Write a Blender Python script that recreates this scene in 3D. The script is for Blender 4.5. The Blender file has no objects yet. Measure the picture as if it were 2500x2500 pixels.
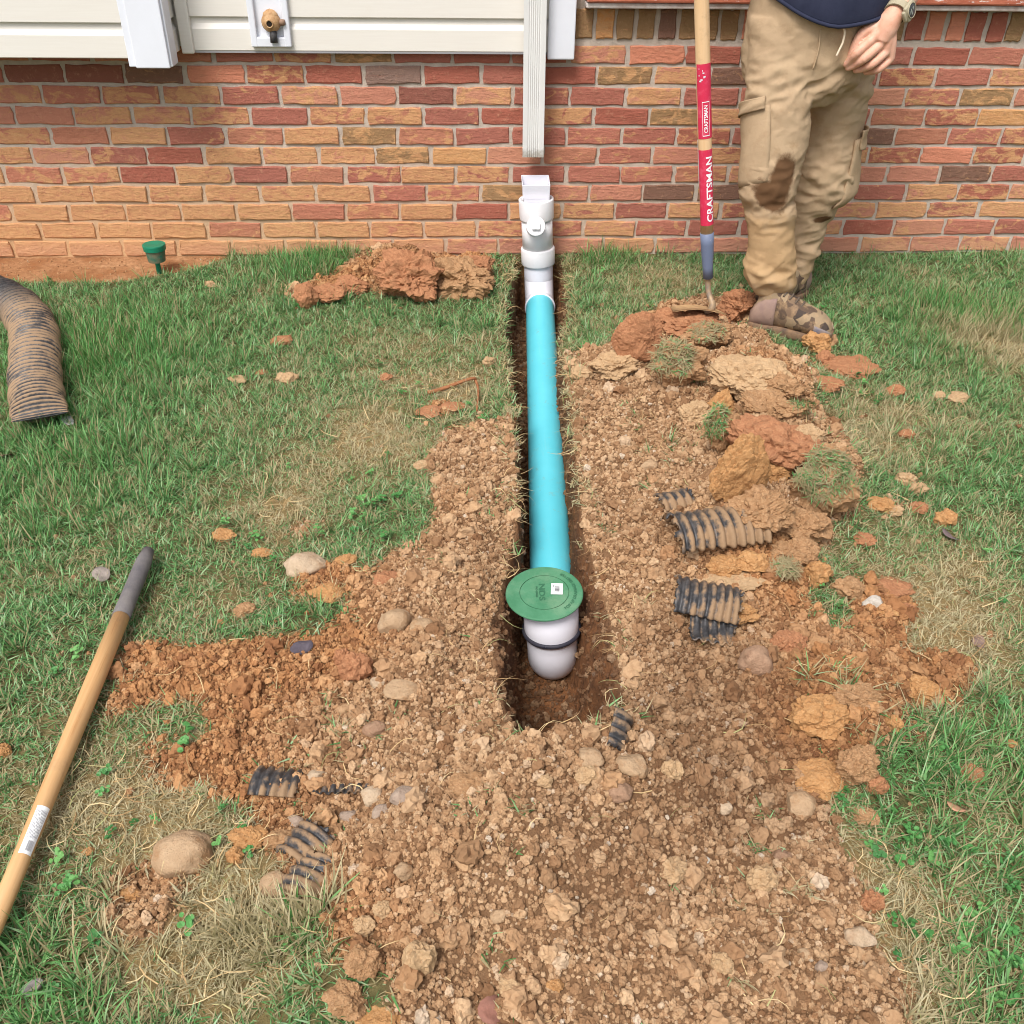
import bpy, bmesh, math, random
import numpy as np
from mathutils import Vector, Matrix, noise as mnoise
random.seed(7); rng = np.random.default_rng(7)
SC = bpy.context.scene
COL = SC.collection
rad = math.radians
# ------------------------------------------------------------------ camera
FPX = 2300.0; PIT, YAW, ROL = rad(34.96), rad(-3.58), rad(0.92); DW = 3.566; HC = 1.279
_cy, _sy, _cp, _sp, _cr, _sr = math.cos(YAW), math.sin(YAW), math.cos(PIT), math.sin(PIT), math.cos(ROL), math.sin(ROL)
_r0 = np.array([_cy, _sy, 0]); _f0 = np.array([-_sy, _cy, 0]); _z = np.array([0, 0, 1.])
CF = _f0*_cp - _z*_sp; _U = _f0*_sp + _z*_cp
CR = _cr*_r0 + _sr*_U; CU = _cr*_U - _sr*_r0
CO = np.array([0, -DW, HC])
cam = bpy.data.cameras.new('camera'); camo = bpy.data.objects.new('camera', cam); COL.objects.link(camo)
cam.sensor_fit = 'HORIZONTAL'; cam.sensor_width = 36; cam.lens = 36*FPX/2500; cam.clip_start = .05; cam.clip_end = 500
camo.matrix_world = Matrix([[CR[0], CU[0], -CF[0], CO[0]], [CR[1], CU[1], -CF[1], CO[1]], [CR[2], CU[2], -CF[2], CO[2]], [0, 0, 0, 1]])
SC.camera = camo
# ------------------------------------------------------------------ light: bright overcast, soft high sun behind the camera
SUN_EL, SUN_AZ = 56, 210      # azimuth measured clockwise from +Y: the sun stands behind and left of the camera
world = bpy.data.worlds.new('World'); SC.world = world; world.use_nodes = True
wn = world.node_tree; wn.nodes.clear()
sky = wn.nodes.new('ShaderNodeTexSky'); sky.sky_type = 'NISHITA'; sky.sun_disc = False
sky.sun_elevation = rad(SUN_EL); sky.sun_rotation = rad(SUN_AZ); sky.air_density = 1.0; sky.dust_density = 4.0; sky.ozone_density = 1.0
hs = wn.nodes.new('ShaderNodeHueSaturation'); hs.inputs['Saturation'].default_value = .5      # cloud greys the blue
bg = wn.nodes.new('ShaderNodeBackground'); bg.inputs['Strength'].default_value = .105
wo = wn.nodes.new('ShaderNodeOutputWorld')
wn.links.new(sky.outputs[0], hs.inputs['Color']); wn.links.new(hs.outputs[0], bg.inputs[0]); wn.links.new(bg.outputs[0], wo.inputs[0])
sl = bpy.data.lights.new('sun', 'SUN'); sl.energy = 1.5; sl.angle = rad(18); sl.color = (1, .975, .945)
so = bpy.data.objects.new('sun', sl); COL.objects.link(so)
_sd = Vector((math.sin(rad(SUN_AZ))*math.cos(rad(SUN_EL)), math.cos(rad(SUN_AZ))*math.cos(rad(SUN_EL)), math.sin(rad(SUN_EL))))
so.rotation_euler = _sd.to_track_quat('Z', 'Y').to_euler(); so.location = (0, -3, 6)
SC.view_settings.view_transform = 'Standard'; SC.view_settings.look = 'None'; SC.view_settings.gamma = 1
SC.view_settings.exposure = 0.92
SC.cycles.use_denoising = True; SC.cycles.filter_width = 1.0
SC.cycles.max_bounces = 6; SC.cycles.diffuse_bounces = 3; SC.cycles.glossy_bounces = 2; SC.cycles.transmission_bounces = 3

# ------------------------------------------------------------------ pixels (of the 2500 px photograph) to directions
def ray(x, y): return CF + CR*((x-1250)/FPX) - CU*((y-1250)/FPX)
def Wz(x, y, z): d = ray(x, y); return CO + d*(z-HC)/d[2]
def Wy(x, y, Y): d = ray(x, y); return CO + d*(Y+DW)/d[1]
def Wd(x, y, dep): return CO + ray(x, y)*dep
def depth(p): return float((np.asarray(p)-CO) @ CF)
def proj(p):
    d = np.asarray(p)-CO; k = d @ CF
    return 1250+FPX*(d @ CR)/k, 1250-FPX*(d @ CU)/k
def mm(p): return depth(p)/FPX       # metres one photo pixel spans at p
def S(r, g, b):
    f = lambda c: (c/12.92 if c <= .04045 else ((c+.055)/1.055)**2.4)
    return (f(r/255), f(g/255), f(b/255), 1)

# ------------------------------------------------------------------ node helpers
class NT:
    def __init__(s, name):
        s.m = bpy.data.materials.new(name); s.m.use_nodes = True; s.t = s.m.node_tree; s.t.nodes.clear()
        s.out = s.t.nodes.new('ShaderNodeOutputMaterial')
    def n(s, typ, ins=None, o=0, **pr):
        nd = s.t.nodes.new('ShaderNode'+typ)
        for k, v in pr.items(): setattr(nd, k, v)
        for k, v in (ins or {}).items():
            if isinstance(v, bpy.types.NodeSocket): s.t.links.new(v, nd.inputs[k])
            else: nd.inputs[k].default_value = v
        return nd.outputs[o] if o is not None else nd
    def mix(s, f, a, b, mode='MIX'):
        nd = s.t.nodes.new('ShaderNodeMix'); nd.data_type = 'RGBA'; nd.blend_type = mode
        for i, v in ((0, f), (6, a), (7, b)):
            if isinstance(v, bpy.types.NodeSocket): s.t.links.new(v, nd.inputs[i])
            else: nd.inputs[i].default_value = v
        return nd.outputs[2]
    def math(s, op, a, b=0., c=0.):
        nd = s.t.nodes.new('ShaderNodeMath'); nd.operation = op
        for i, v in enumerate((a, b, c)):
            if isinstance(v, bpy.types.NodeSocket): s.t.links.new(v, nd.inputs[i])
            else: nd.inputs[i].default_value = v
        return nd.outputs[0]
    def ramp(s, f, stops):
        nd = s.t.nodes.new('ShaderNodeValToRGB'); cr = nd.color_ramp
        while len(cr.elements) < len(stops): cr.elements.new(.5)
        for e, (p, c) in zip(cr.elements, stops):
            e.position = p; e.color = c if not isinstance(c, (int, float)) else (c, c, c, 1)
        s.t.links.new(f, nd.inputs[0]); return nd.outputs[0]
    def noise(s, v, scale, det=4., rough=.55, dist=0.): return s.n('TexNoise', {'Vector': v, 'Scale': scale, 'Detail': det, 'Roughness': rough, 'Distortion': dist})
    def step(s, v, a, b):
        return s.n('MapRange', {0: v, 1: a, 2: b, 3: 0., 4: 1.}, interpolation_type='SMOOTHSTEP')
    def coord(s, kind='Object'): return s.n('TexCoord', o=None).outputs[kind]
    def pos(s): return s.n('NewGeometry')
    def bump(s, h, st, d=.01): return s.n('Bump', {'Height': h, 'Strength': st, 'Distance': d})
    def bsdf(s, col, rough=.8, normal=None, spec=.3, **kw):
        ins = {'Base Color': col, 'Roughness': rough, 'Specular IOR Level': spec}
        if normal is not None: ins['Normal'] = normal
        ins.update(kw)
        b = s.n('BsdfPrincipled', ins); s.t.links.new(b, s.out.inputs[0]); return b

def simple(name, c, rough=.6, c2=None, scale=30., bump=0., bscale=None, spec=.3, coord='Object', dist=.004, lo=.35, hi=.65, metal=0.):
    t = NT(name); v = t.coord(coord)
    col = c
    if c2 is not None: col = t.mix(t.ramp(t.noise(v, scale, 6, .6), [(lo, 0), (hi, 1)]), c, c2)
    nm = t.bump(t.noise(v, bscale or scale*3, 5, .65), bump, dist) if bump else None
    t.bsdf(col, rough, nm, spec, Metallic=metal); return t.m

# ------------------------------------------------------------------ mesh helpers
ORG = {}
def mk(name, vf, mat, parent=None, smooth=False, label=None, cat=None, group=None, kind=None, base=True, org=None):
    """one mesh object from world-space verts; its origin sits at the thing's base"""
    v = np.asarray(vf[0], float)
    if parent is not None: o0 = ORG[parent.name]
    elif org is not None: o0 = np.asarray(org, float)
    else: o0 = np.array([(v[:, 0].min()+v[:, 0].max())/2, (v[:, 1].min()+v[:, 1].max())/2, v[:, 2].min()])
    me = bpy.data.meshes.new(name); me.from_pydata((v-o0).tolist(), [], vf[1]); me.update()
    if smooth: me.polygons.foreach_set('use_smooth', [True]*len(me.polygons))
    me.materials.append(mat)
    o = bpy.data.objects.new(name, me); COL.objects.link(o)
    if parent is not None: o.parent = parent
    else: o.location = o0
    ORG[o.name] = o0
    tag(o, label, cat, group, kind); return o
def tag(o, label=None, cat=None, group=None, kind=None):
    if label: o['label'] = label
    if cat: o['category'] = cat
    if group: o['group'] = group
    if kind: o['kind'] = kind
def thing(name, label, cat, loc, group=None, kind=None):
    o = bpy.data.objects.new(name, None); o.empty_display_size = .05; COL.objects.link(o); o.location = loc
    ORG[o.name] = np.asarray(loc, float); tag(o, label, cat, group, kind); return o
def join(*parts):
    V = []; F = []; k = 0
    for v, f in parts:
        V.append(np.asarray(v, float)); F += [[i+k for i in q] for q in f]; k += len(v)
    return np.concatenate(V), F
def box(c, s, bev=0.):
    x, y, z = [q/2 for q in s]; b = min(bev, x*.9, y*.9, z*.9)
    if b <= 0:
        v = [(i*x, j*y, k*z) for i in (-1, 1) for j in (-1, 1) for k in (-1, 1)]
        f = [(0, 1, 3, 2), (4, 6, 7, 5), (0, 4, 5, 1), (2, 3, 7, 6), (0, 2, 6, 4), (1, 5, 7, 3)]
        return np.array(v)+np.array(c), f
    bm = bmesh.new(); bmesh.ops.create_cube(bm, size=1)
    for q in bm.verts: q.co = Vector((q.co.x*2*x, q.co.y*2*y, q.co.z*2*z))
    bmesh.ops.bevel(bm, geom=bm.edges[:], offset=b, segments=2, affect='EDGES', profile=.5)
    r = bm2(bm); return r[0]+np.array(c), r[1]
def bm2(bm):
    bm.verts.index_update()
    v = np.array([q.co[:] for q in bm.verts]); f = [[q.index for q in p.verts] for p in bm.faces]; bm.free(); return v, f
def frames(P):
    P = [Vector(p) for p in P]; T = []
    for i in range(len(P)): T.append((P[min(i+1, len(P)-1)]-P[max(i-1, 0)]).normalized())
    n = Vector((0, 0, 1)) if abs(T[0].z) < .9 else Vector((0, 1, 0))
    out = []
    for t in T:
        n = (n - t*n.dot(t)).normalized(); out.append((n.copy(), t.cross(n)))
    return out
def tube(P, R, n=16, cap=True, flat=1.0):
    """swept tube; R number or list; flat squashes it along the frame's first normal"""
    fr = frames(P); V = []; F = []
    R = [R]*len(P) if isinstance(R, (int, float)) else R
    for p, r, (a, b) in zip(P, R, fr):
        for k in range(n):
            t = 2*math.pi*k/n; V.append(np.array(p)+np.array(a)*r*flat*math.sin(t)+np.array(b)*r*math.cos(t))
    for i in range(len(P)-1):
        for k in range(n): F.append((i*n+k, i*n+(k+1) % n, (i+1)*n+(k+1) % n, (i+1)*n+k))
    if cap: F.append(tuple(range(n))[::-1]); F.append(tuple(range((len(P)-1)*n, len(P)*n)))
    return np.array(V), F
def lathe(prof, M=Matrix(), n=32, cap=True):
    V = []; F = []
    for r, z in prof:
        for k in range(n):
            t = 2*math.pi*k/n; V.append((M @ Vector((r*math.cos(t), r*math.sin(t), z)))[:])
    for i in range(len(prof)-1):
        for k in range(n): F.append((i*n+k, i*n+(k+1) % n, (i+1)*n+(k+1) % n, (i+1)*n+k))
    if cap: F.append(tuple(range(n))[::-1]); F.append(tuple(range((len(prof)-1)*n, len(prof)*n)))
    return np.array(V), F
def axisM(p, d, up=(0, 0, 1)):
    q = Vector(d).to_track_quat('Z', 'Y').to_matrix().to_4x4(); return Matrix.Translation(Vector(p)) @ q
def spline(P, n):
    """Catmull-Rom through rows of P"""
    P = np.asarray(P, float); Q = np.vstack([2*P[0]-P[1], P, 2*P[-1]-P[-2]]); out = []
    for t in np.linspace(0, len(P)-1, n):
        i = min(int(t), len(P)-2); u = t-i; a, b, c, d = Q[i:i+4]
        out.append(.5*((2*b)+(-a+c)*u+(2*a-5*b+4*c-d)*u*u+(-a+3*b-3*c+d)*u**3))
    return np.array(out)
def sphere(c, r, sub=3):
    bm = bmesh.new(); bmesh.ops.create_icosphere(bm, subdivisions=sub, radius=1); v, f = bm2(bm)
    return v*np.array(r if hasattr(r, '__len__') else (r, r, r))+np.array(c), f
ICO = {}
def ico(sub):
    if sub not in ICO:
        bm = bmesh.new(); bmesh.ops.create_icosphere(bm, subdivisions=sub, radius=1); ICO[sub] = bm2(bm)
    return ICO[sub]
def rock(seed, dims, sub=3, amp=.18, freq=1.3, fine=.04, cuts=0, cutd=.62, lump=0.):
    r = random.Random(seed); v, f = ico(sub); v = v.copy(); off = Vector((r.uniform(-50, 50), r.uniform(-50, 50), r.uniform(-50, 50)))
    planes = []
    for _ in range(cuts):
        n = Vector((r.gauss(0, 1), r.gauss(0, 1), r.gauss(0, 1))).normalized(); planes.append((np.array(n), r.uniform(cutd, cutd+.25)))
    u0 = v.copy()
    for i in range(len(v)): v[i] = v[i]*(1+amp*mnoise.noise(Vector(u0[i])*freq+off))
    for n, c in planes:
        dd = v @ n; k = dd > c
        v[k] -= np.outer((dd[k]-c)*.93, n)
    for i in range(len(v)):
        p = Vector(v[i]); d = fine*mnoise.noise(p*freq*4+off)+fine*.7*mnoise.noise(p*freq*9+off)
        if lump: d += lump*(.22*mnoise.noise(p*2.2+off)+.20*(.42-mnoise.voronoi(p*3.1+off)[0][0])+.14*(.42-mnoise.voronoi(p*7.+off)[0][0])+.06*mnoise.noise(p*19+off)+.04*mnoise.noise(p*37+off))
        v[i] = v[i]+u0[i]*d
    return v*np.array(dims)/2, f
def xform(vf, M):
    v = np.asarray(vf[0]); A = np.array(M.to_3x3()); return v @ A.T + np.array(M.translation), vf[1]
def voxel(parts, size, smooth=2, fac=.5):
    v, f = join(*parts); me = bpy.data.meshes.new('tmp'); me.from_pydata(v.tolist(), [], f); me.update()
    o = bpy.data.objects.new('tmp', me); COL.objects.link(o)
    m = o.modifiers.new('r', 'REMESH'); m.mode = 'VOXEL'; m.voxel_size = size
    if smooth: s = o.modifiers.new('s', 'SMOOTH'); s.iterations = smooth; s.factor = fac
    dg = bpy.context.evaluated_depsgraph_get(); e = o.evaluated_get(dg); q = e.to_mesh()
    V = np.empty(len(q.vertices)*3); q.vertices.foreach_get('co', V); F = [list(p.vertices) for p in q.polygons]
    N = np.empty(len(q.vertices)*3); q.vertices.foreach_get('normal', N)
    e.to_mesh_clear(); bpy.data.objects.remove(o); bpy.data.meshes.remove(me)
    return V.reshape(-1, 3), F, N.reshape(-1, 3)
def text_mesh(body, size, fit=None, sub=2):
    cu = bpy.data.curves.new('t', 'FONT'); cu.body = body; cu.size = size; cu.align_x = 'CENTER'; cu.align_y = 'CENTER'; cu.resolution_u = 3
    cu.offset = size*.022
    o = bpy.data.objects.new('t', cu); COL.objects.link(o); bpy.context.view_layer.update()
    me = bpy.data.meshes.new_from_object(o.evaluated_get(bpy.context.evaluated_depsgraph_get()))
    bm = bmesh.new(); bm.from_mesh(me); bmesh.ops.triangulate(bm, faces=bm.faces[:])
    if sub: bmesh.ops.subdivide_edges(bm, edges=bm.edges[:], cuts=sub, use_grid_fill=True)
    v, f = bm2(bm); bpy.data.objects.remove(o); bpy.data.curves.remove(cu); bpy.data.meshes.remove(me)
    if fit is not None: v[:, 0] *= fit[0]/(v[:, 0].max()-v[:, 0].min()); v[:, 1] *= fit[1]/(v[:, 1].max()-v[:, 1].min())
    return v, f
def sstep(a, b, x): t = np.clip((x-a)/(b-a), 0, 1); return t*t*(3-2*t)

# ------------------------------------------------------------------ ground height
RX0, RX1, RY0, RY1, RC = -2.9, 3.4, -3.9, .2, .01
NXR, NYR = int((RX1-RX0)/RC)+1, int((RY1-RY0)/RC)+1
_gx, _gy = np.meshgrid(RX0+RC*np.arange(NXR), RY0+RC*np.arange(NYR))
def vnoise(x, y, s, seed=0):
    """smooth value noise, numpy"""
    r = np.random.default_rng(1000+seed).random((256, 256)); X = np.asarray(x)*s+37.3*seed; Y = np.asarray(y)*s+11.7*seed
    i = np.floor(X).astype(int); j = np.floor(Y).astype(int); u = X-i; w = Y-j; u = u*u*(3-2*u); w = w*w*(3-2*w)
    g = lambda a, b: r[b % 256, a % 256]
    return (g(i, j)*(1-u)+g(i+1, j)*u)*(1-w)+(g(i, j+1)*(1-u)+g(i+1, j+1)*u)*w*1.0
def fbm(x, y, s, seed=0, o=4):
    a = 1; t = 0; n = 0
    for k in range(o): t = t+a*vnoise(x, y, s*2**k, seed+k*7); n += a; a *= .5
    return t/n
def base_z(x, y):
    d = np.maximum(-np.asarray(y), 0)
    return -.03*np.minimum(d, 2)-.01*np.clip(d-2, 0, 4)+.012*(fbm(x, y, 2.2, 3, 3)-.5)
def px_ground(px, py):
    p = Wz(px, py, -.03)
    for _ in range(6): p = Wz(px, py, float(base_z(p[0], p[1])))
    return p
def poly_mask(pts, warp=.035, seed=0):
    W = np.array([px_ground(*p)[:2] for p in pts])
    x = _gx+warp*2*(fbm(_gx, _gy, 9, 20+seed, 3)-.5); y = _gy+warp*2*(fbm(_gx, _gy, 9, 30+seed, 3)-.5)
    ins = np.zeros(x.shape, bool); n = len(W)
    for i in range(n):
        x0, y0 = W[i]; x1, y1 = W[(i+1) % n]
        c = ((y0 > y) != (y1 > y)); t = np.where(c, (x1-x0)*(y-y0)/((y1-y0) if y1 != y0 else 1e-9)+x0, 0)
        ins ^= c & (x < t)
    return ins.astype(float)
def blur(a, r):
    k = max(1, int(r/RC))
    for _ in range(2):
        for ax in (0, 1):
            p = np.pad(a, [(k+1, k) if i == ax else (0, 0) for i in (0, 1)], mode='edge'); c = np.cumsum(p, axis=ax)
            a = (np.take(c, range(2*k+1, c.shape[ax]), axis=ax)-np.take(c, range(0, c.shape[ax]-2*k-1), axis=ax))/(2*k+1)
    return a
def samp(R, x, y):
    u = np.clip((np.asarray(x)-RX0)/RC, 0, NXR-1.001); w = np.clip((np.asarray(y)-RY0)/RC, 0, NYR-1.001); i = u.astype(int); j = w.astype(int); u = u-i; w = w-j
    return (R[j, i]*(1-u)+R[j, i+1]*u)*(1-w)+(R[j+1, i]*(1-u)+R[j+1, i+1]*u)*w
def blobs(lst):
    """sum of soft round patches given as photo pixel, radius in metres, weight"""
    a = np.zeros(_gx.shape)
    for px, py, r, w in lst:
        p = px_ground(px, py); a += w*np.exp(-((_gx-p[0])**2+(_gy-p[1])**2)/(r*r))
    return a
SOIL_A = [(1385,880),(1470,860),(1530,800),(1600,760),(1700,735),(1790,725),(1830,790),(1850,850),(1950,880),(1990,960),(2020,1060),(2080,1180),(2090,1290),(2010,1340),(1950,1400),(2010,1480),(2080,1570),(2200,1610),(2330,1610),(2420,1690),(2380,1760),(2200,1790),(2165,1850),(2150,1920),(2020,1960),(2035,2080),(2060,2200),(2100,2300),(2160,2420),(2250,2620),(860,2620),(900,2490),(880,2440),(800,2420),(830,2330),(860,2280),(790,2230),(690,2200),(640,2140),(600,2060),(640,2000),(540,1950),(370,1900),(370,1850),(500,1820),(560,1790),(520,1740),(420,1720),(290,1740),(275,1670),(300,1590),(420,1570),(600,1590),(760,1590),(860,1540),(900,1480),(920,1400),(1000,1340),(1050,1280),(1040,1200),(1040,1150),(1080,1080),(1110,1050),(1190,1050),(1240,1000)]
SOIL_B = [(880,640),(960,600),(1100,610),(1200,640),(1215,700),(1150,735),(1000,735),(900,720),(720,750),(700,720)]
soil = np.maximum(poly_mask(SOIL_A, .07), poly_mask(SOIL_B, .05, 3))
PATCH = blobs([(800,1420,.07,1),(780,1440,.05,1),(745,1290,.04,1),(1080,1000,.05,1),(2250,1850,.05,.7),(2170,1470,.09,.9),(2050,900,.08,.9),(2190,1240,.06,.7),(330,2180,.05,.9),(360,2260,.06,.8),(410,2150,.04,.8),(2270,950,.05,.5),(560,1240,.05,.5),(1990,830,.07,.8),(700,920,.04,.5),(2130,1560,.09,.6),(1620,820,.10,.7),(250,2050,.05,.5)])
patch = (PATCH*(.5+fbm(_gx, _gy, 14, 60, 3)) > .55).astype(float)
soil = np.maximum(soil, patch)
bare = poly_mask([(-300,600),(570,628),(500,652),(400,672),(250,690),(60,688),(-300,700)], .02, 5)
soil_s = blur(soil, .02); soil_w = blur(soil, .09)
mound = .03*soil_w + blobs([(1560,900,.13,.025),(1760,870,.13,.04),(1850,980,.16,.125),(1900,1150,.17,.125),(1780,1330,.16,.10),(1700,1520,.16,.03),(1990,1740,.15,.055),(2060,1880,.12,.045),(1500,1150,.10,.03),(1560,1420,.10,.035),(1590,1600,.1,.04),
    (1130,1250,.09,.03),(1080,1450,.11,.045),(1030,1650,.13,.035),(1250,2030,.2,.065),(1480,1950,.17,.10),(1100,2280,.17,.065),(880,2380,.12,.03),(1650,2180,.2,.03),(1010,670,.11,.03),(640,1650,.12,.012)])
mound = mound + soil_s*.052*(fbm(_gx, _gy, 11, 70, 4)-.5)*1.6
def surf_z(x, y): return base_z(x, y)+samp(mound, x, y)
def hit(px, py, fn=surf_z):
    p = Wz(px, py, 0.)
    for _ in range(14):
        z = float(fn(np.array([p[0]]), np.array([p[1]]))[0]); p = .5*p+.5*Wz(px, py, z)
    p[2] = float(fn(np.array([p[0]]), np.array([p[1]]))[0]); return p
# trench: lips traced in pixels, then a world-space width profile
LIPL = [(1262,615),(1258,640),(1240,700),(1232,770),(1238,850),(1250,950),(1258,1060),(1265,1180),(1268,1290),(1250,1380),(1232,1450),(1214,1530),(1210,1620),(1222,1700),(1236,1740)]
LIPR = [(1364,615),(1372,640),(1384,720),(1384,780),(1362,815),(1366,880),(1378,980),(1390,1100),(1402,1220),(1416,1330),(1440,1420),(1462,1500),(1486,1600),(1500,1680),(1500,1725)]
_L = np.array([hit(*p)[:2] for p in LIPL])-np.array([.006, 0]); _R = np.array([hit(*p)[:2] for p in LIPR])+np.array([.012, 0])
_Lo = np.argsort(_L[:, 1]); _Ro = np.argsort(_R[:, 1])
YEND = hit(1370, 1772)[1]
def trench_d(x, y):
    l = np.interp(y, _L[_Lo, 1], _L[_Lo, 0]); r = np.interp(y, _R[_Ro, 1], _R[_Ro, 0])
    n1 = .02*(fbm(x*0+3, y, 16, 81, 3)-.5); n2 = .02*(fbm(x*0+9, y, 16, 82, 3)-.5)
    a = x-l+n1; b = r-x+n2; c = y-(YEND+.02*(fbm(x, y*0, 14, 83, 3)-.5)); top = -.012-y
    d = np.minimum(np.minimum(a, b), top)
    # rounded near end
    q = .10; m = np.minimum(d, c); both = (d < q) & (c < q)
    return np.where(both, q-np.sqrt(np.maximum(q-d, 0)**2+np.maximum(q-c, 0)**2), m)
def floor_z(y): return np.interp(y, [-2.5, -2.0, -.3, 0], [-.268, -.275, -.225, -.21])
def ground_z(x, y):
    x = np.asarray(x, float); y = np.asarray(y, float)
    s = surf_z(x, y); d = trench_d(x, y); d = d+.018*(fbm(x*1.0, y*1.0, 32, 90, 4)-.5)
    wdt = .024+.05*sstep(-1.75, -2.2, y); k = sstep(0, 1, d/wdt); f = floor_z(y)+.022*(fbm(x, y, 30, 91, 4)-.5)
    return s*(1-k)+f*k
warm = np.clip(blobs([(400,1650,.2,1),(620,1640,.16,.9),(500,1950,.15,.9),(1850,1430,.14,1),(2280,1680,.2,.8),(2000,1740,.12,.9),(1980,1870,.1,.9),(1850,1000,.15,.7),(1000,670,.2,1),(820,700,.12,1),(1160,650,.12,1),(200,680,.4,.6),(1600,800,.2,.6),(2170,1470,.15,1),(2050,900,.15,.9),(780,1420,.15,1),(860,1600,.1,.8),(700,2050,.1,.5),(850,2330,.1,.6),(1080,1000,.1,1),(1100,1260,.06,.3)])+.25*(fbm(_gx, _gy, 5, 44, 3)-.4), 0, 1)
wet = np.clip(blobs([(1680,1600,.12,.7),(1780,1750,.16,.9),(1850,1930,.14,.9),(1650,1900,.12,.6),(1720,2040,.1,.6),(1560,1350,.1,.4),(1200,1370,.05,.5),(1480,1800,.05,.7),(1350,2080,.1,.4),(1500,2250,.1,.4),(2250,1720,.2,.7),(1150,1600,.06,.4)])+.5*(fbm(_gx, _gy, 6, 45, 4)-.45), 0, 1)
dry = np.clip(blobs([(950,900,.2,.6),(960,1080,.2,.8),(1150,950,.12,.6),(480,2250,.16,.9),(600,2330,.12,.8),(620,1260,.13,.7),(2330,1520,.25,.9),(2200,1010,.2,.7),(2460,860,.2,1),(2080,2150,.1,1),(2150,2380,.14,1),(180,1950,.12,.8),(560,1480,.15,.5),(420,2000,.1,.7),(2050,1080,.15,.7),(1600,700,.2,.7),(720,1150,.25,.4),(1180,830,.08,.5),(1400,1000,.05,1.2),(1240,1500,.05,1.0)])+1.0*(fbm(_gx, _gy, 7., 46, 4)-.46), 0, 1)
lush = np.clip(blobs([(250,860,.3,.8),(150,1150,.3,.4),(2400,800,.25,.9),(2400,1900,.2,.4),(800,640,.25,.7),(600,2300,.05,1),(1480,620,.12,1),(1220,600,.05,1),(2470,600,.06,1.2),(700,2290,.06,1.2),(830,2250,.03,1.2),(2250,1050,.2,.2),(60,2480,.15,.5),(2300,2450,.15,.4)]), 0, 1)
clov = np.clip(blobs([(850,630,.16,1),(700,640,.1,.8),(1150,620,.08,.7),(800,1235,.09,1.2),(950,1270,.08,.9),(1020,1340,.06,.9),(2260,2300,.2,.55),(2200,2100,.1,.6),(2250,2480,.15,.7),(480,2120,.10,.7),(560,1800,.08,.6),(600,2010,.05,.9),(2100,960,.08,.7),(700,1850,.05,.6),(2080,1990,.04,.9),(1440,620,.08,.8),(400,2150,.06,.7),(300,2110,.08,.5),(1700,1030,.03,.4)]), 0, 1)

# ------------------------------------------------------------------ materials of the ground
def soil_color(t, rnd, warmv, wetv, v, fine=90.):
    """dry tan crumbs, moist brown ones and orange clay; rnd varies piece to piece"""
    tan = t.ramp(rnd, [(0., S(126,95,68)), (.25, S(158,125,93)), (.6, S(180,147,112)), (.93, S(194,163,128)), (.985, S(196,172,144)), (1., S(206,192,172))])
    clay = t.ramp(rnd, [(0., S(134,92,62)), (.5, S(172,124,82)), (1., S(190,146,102))])
    c = t.mix(warmv, tan, clay)
    c = t.mix(wetv, c, t.mix(.86, c, S(80,54,38)))
    n = t.noise(v, fine, 5, .65)
    return t.mix(t.ramp(n, [(.3, .55), (.65, 0)]), c, t.mix(.6, c, S(104,66,40)))
def ground_material():
    t = NT('ground'); p = t.pos()
    at = lambda k: t.n('Attribute', o=None, attribute_name=k).outputs['Fac']
    so_, tr, br, wa, we, dr = at('soil'), at('trench'), at('bare'), at('warm'), at('wet'), at('dry')
    n1 = t.noise(p, 55., 6, .7); n2 = t.noise(p, 260., 4, .6); n3 = t.noise(p, 9., 4, .6)
    thatch = t.mix(t.ramp(n1, [(.35, 0), (.65, 1)]), S(66,66,40), S(112,104,68))
    thatch = t.mix(t.math('MULTIPLY', dr, .7), thatch, S(160,134,92))
    dirt = t.mix(.62, soil_color(t, n1, wa, t.math('MULTIPLY', we, .6), p, 120.), S(96,64,41))
    barec = t.mix(t.ramp(n3, [(.35, 0), (.7, 1)]), S(160,108,70), S(196,152,112)); barec = t.mix(t.ramp(n1, [(.4, .6), (.6, 0)]), barec, S(140,98,66))
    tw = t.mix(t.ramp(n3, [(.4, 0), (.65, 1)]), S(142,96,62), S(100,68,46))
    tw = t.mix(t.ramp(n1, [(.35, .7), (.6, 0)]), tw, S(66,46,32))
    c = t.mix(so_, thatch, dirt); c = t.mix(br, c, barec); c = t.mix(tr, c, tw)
    h = t.math('ADD', t.math('MULTIPLY', n1, 1.), t.math('MULTIPLY', n2, .35))
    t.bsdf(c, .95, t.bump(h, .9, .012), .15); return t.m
M_GROUND = ground_material()

# non-uniform sheet: fine around the trench, coarser out to the horizon
def axis(pts):
    out = [pts[0][0]]
    for (a, _), (b, st) in zip(pts[:-1], pts[1:]):
        n = max(1, int(round((b-a)/st))); out += list(np.linspace(a, b, n+1)[1:])
    return np.array(out)
gx = axis([(-60, 0), (-8, 8), (-3, .5), (-1.2, .04), (-.3, .015), (.05, .009), (.5, .005), (1.3, .012), (2.6, .04), (8, .5), (60, 8)])
gy = axis([(-60, 0), (-8, 8), (-3.6, .4), (-2.75, .02), (-1.9, .007), (0.02, .010), (.1, .04)])
X, Y = np.meshgrid(gx, gy); Zg = ground_z(X, Y)
far = np.maximum(sstep(3, 8, np.abs(X)), sstep(3.6, 8, -Y)); Zg = Zg*(1-far)+(-.1)*far
nx, ny = len(gx), len(gy)
idx = np.arange(nx*ny).reshape(ny, nx)
GF = np.stack([idx[:-1, :-1], idx[:-1, 1:], idx[1:, 1:], idx[1:, :-1]], -1).reshape(-1, 4)
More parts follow.
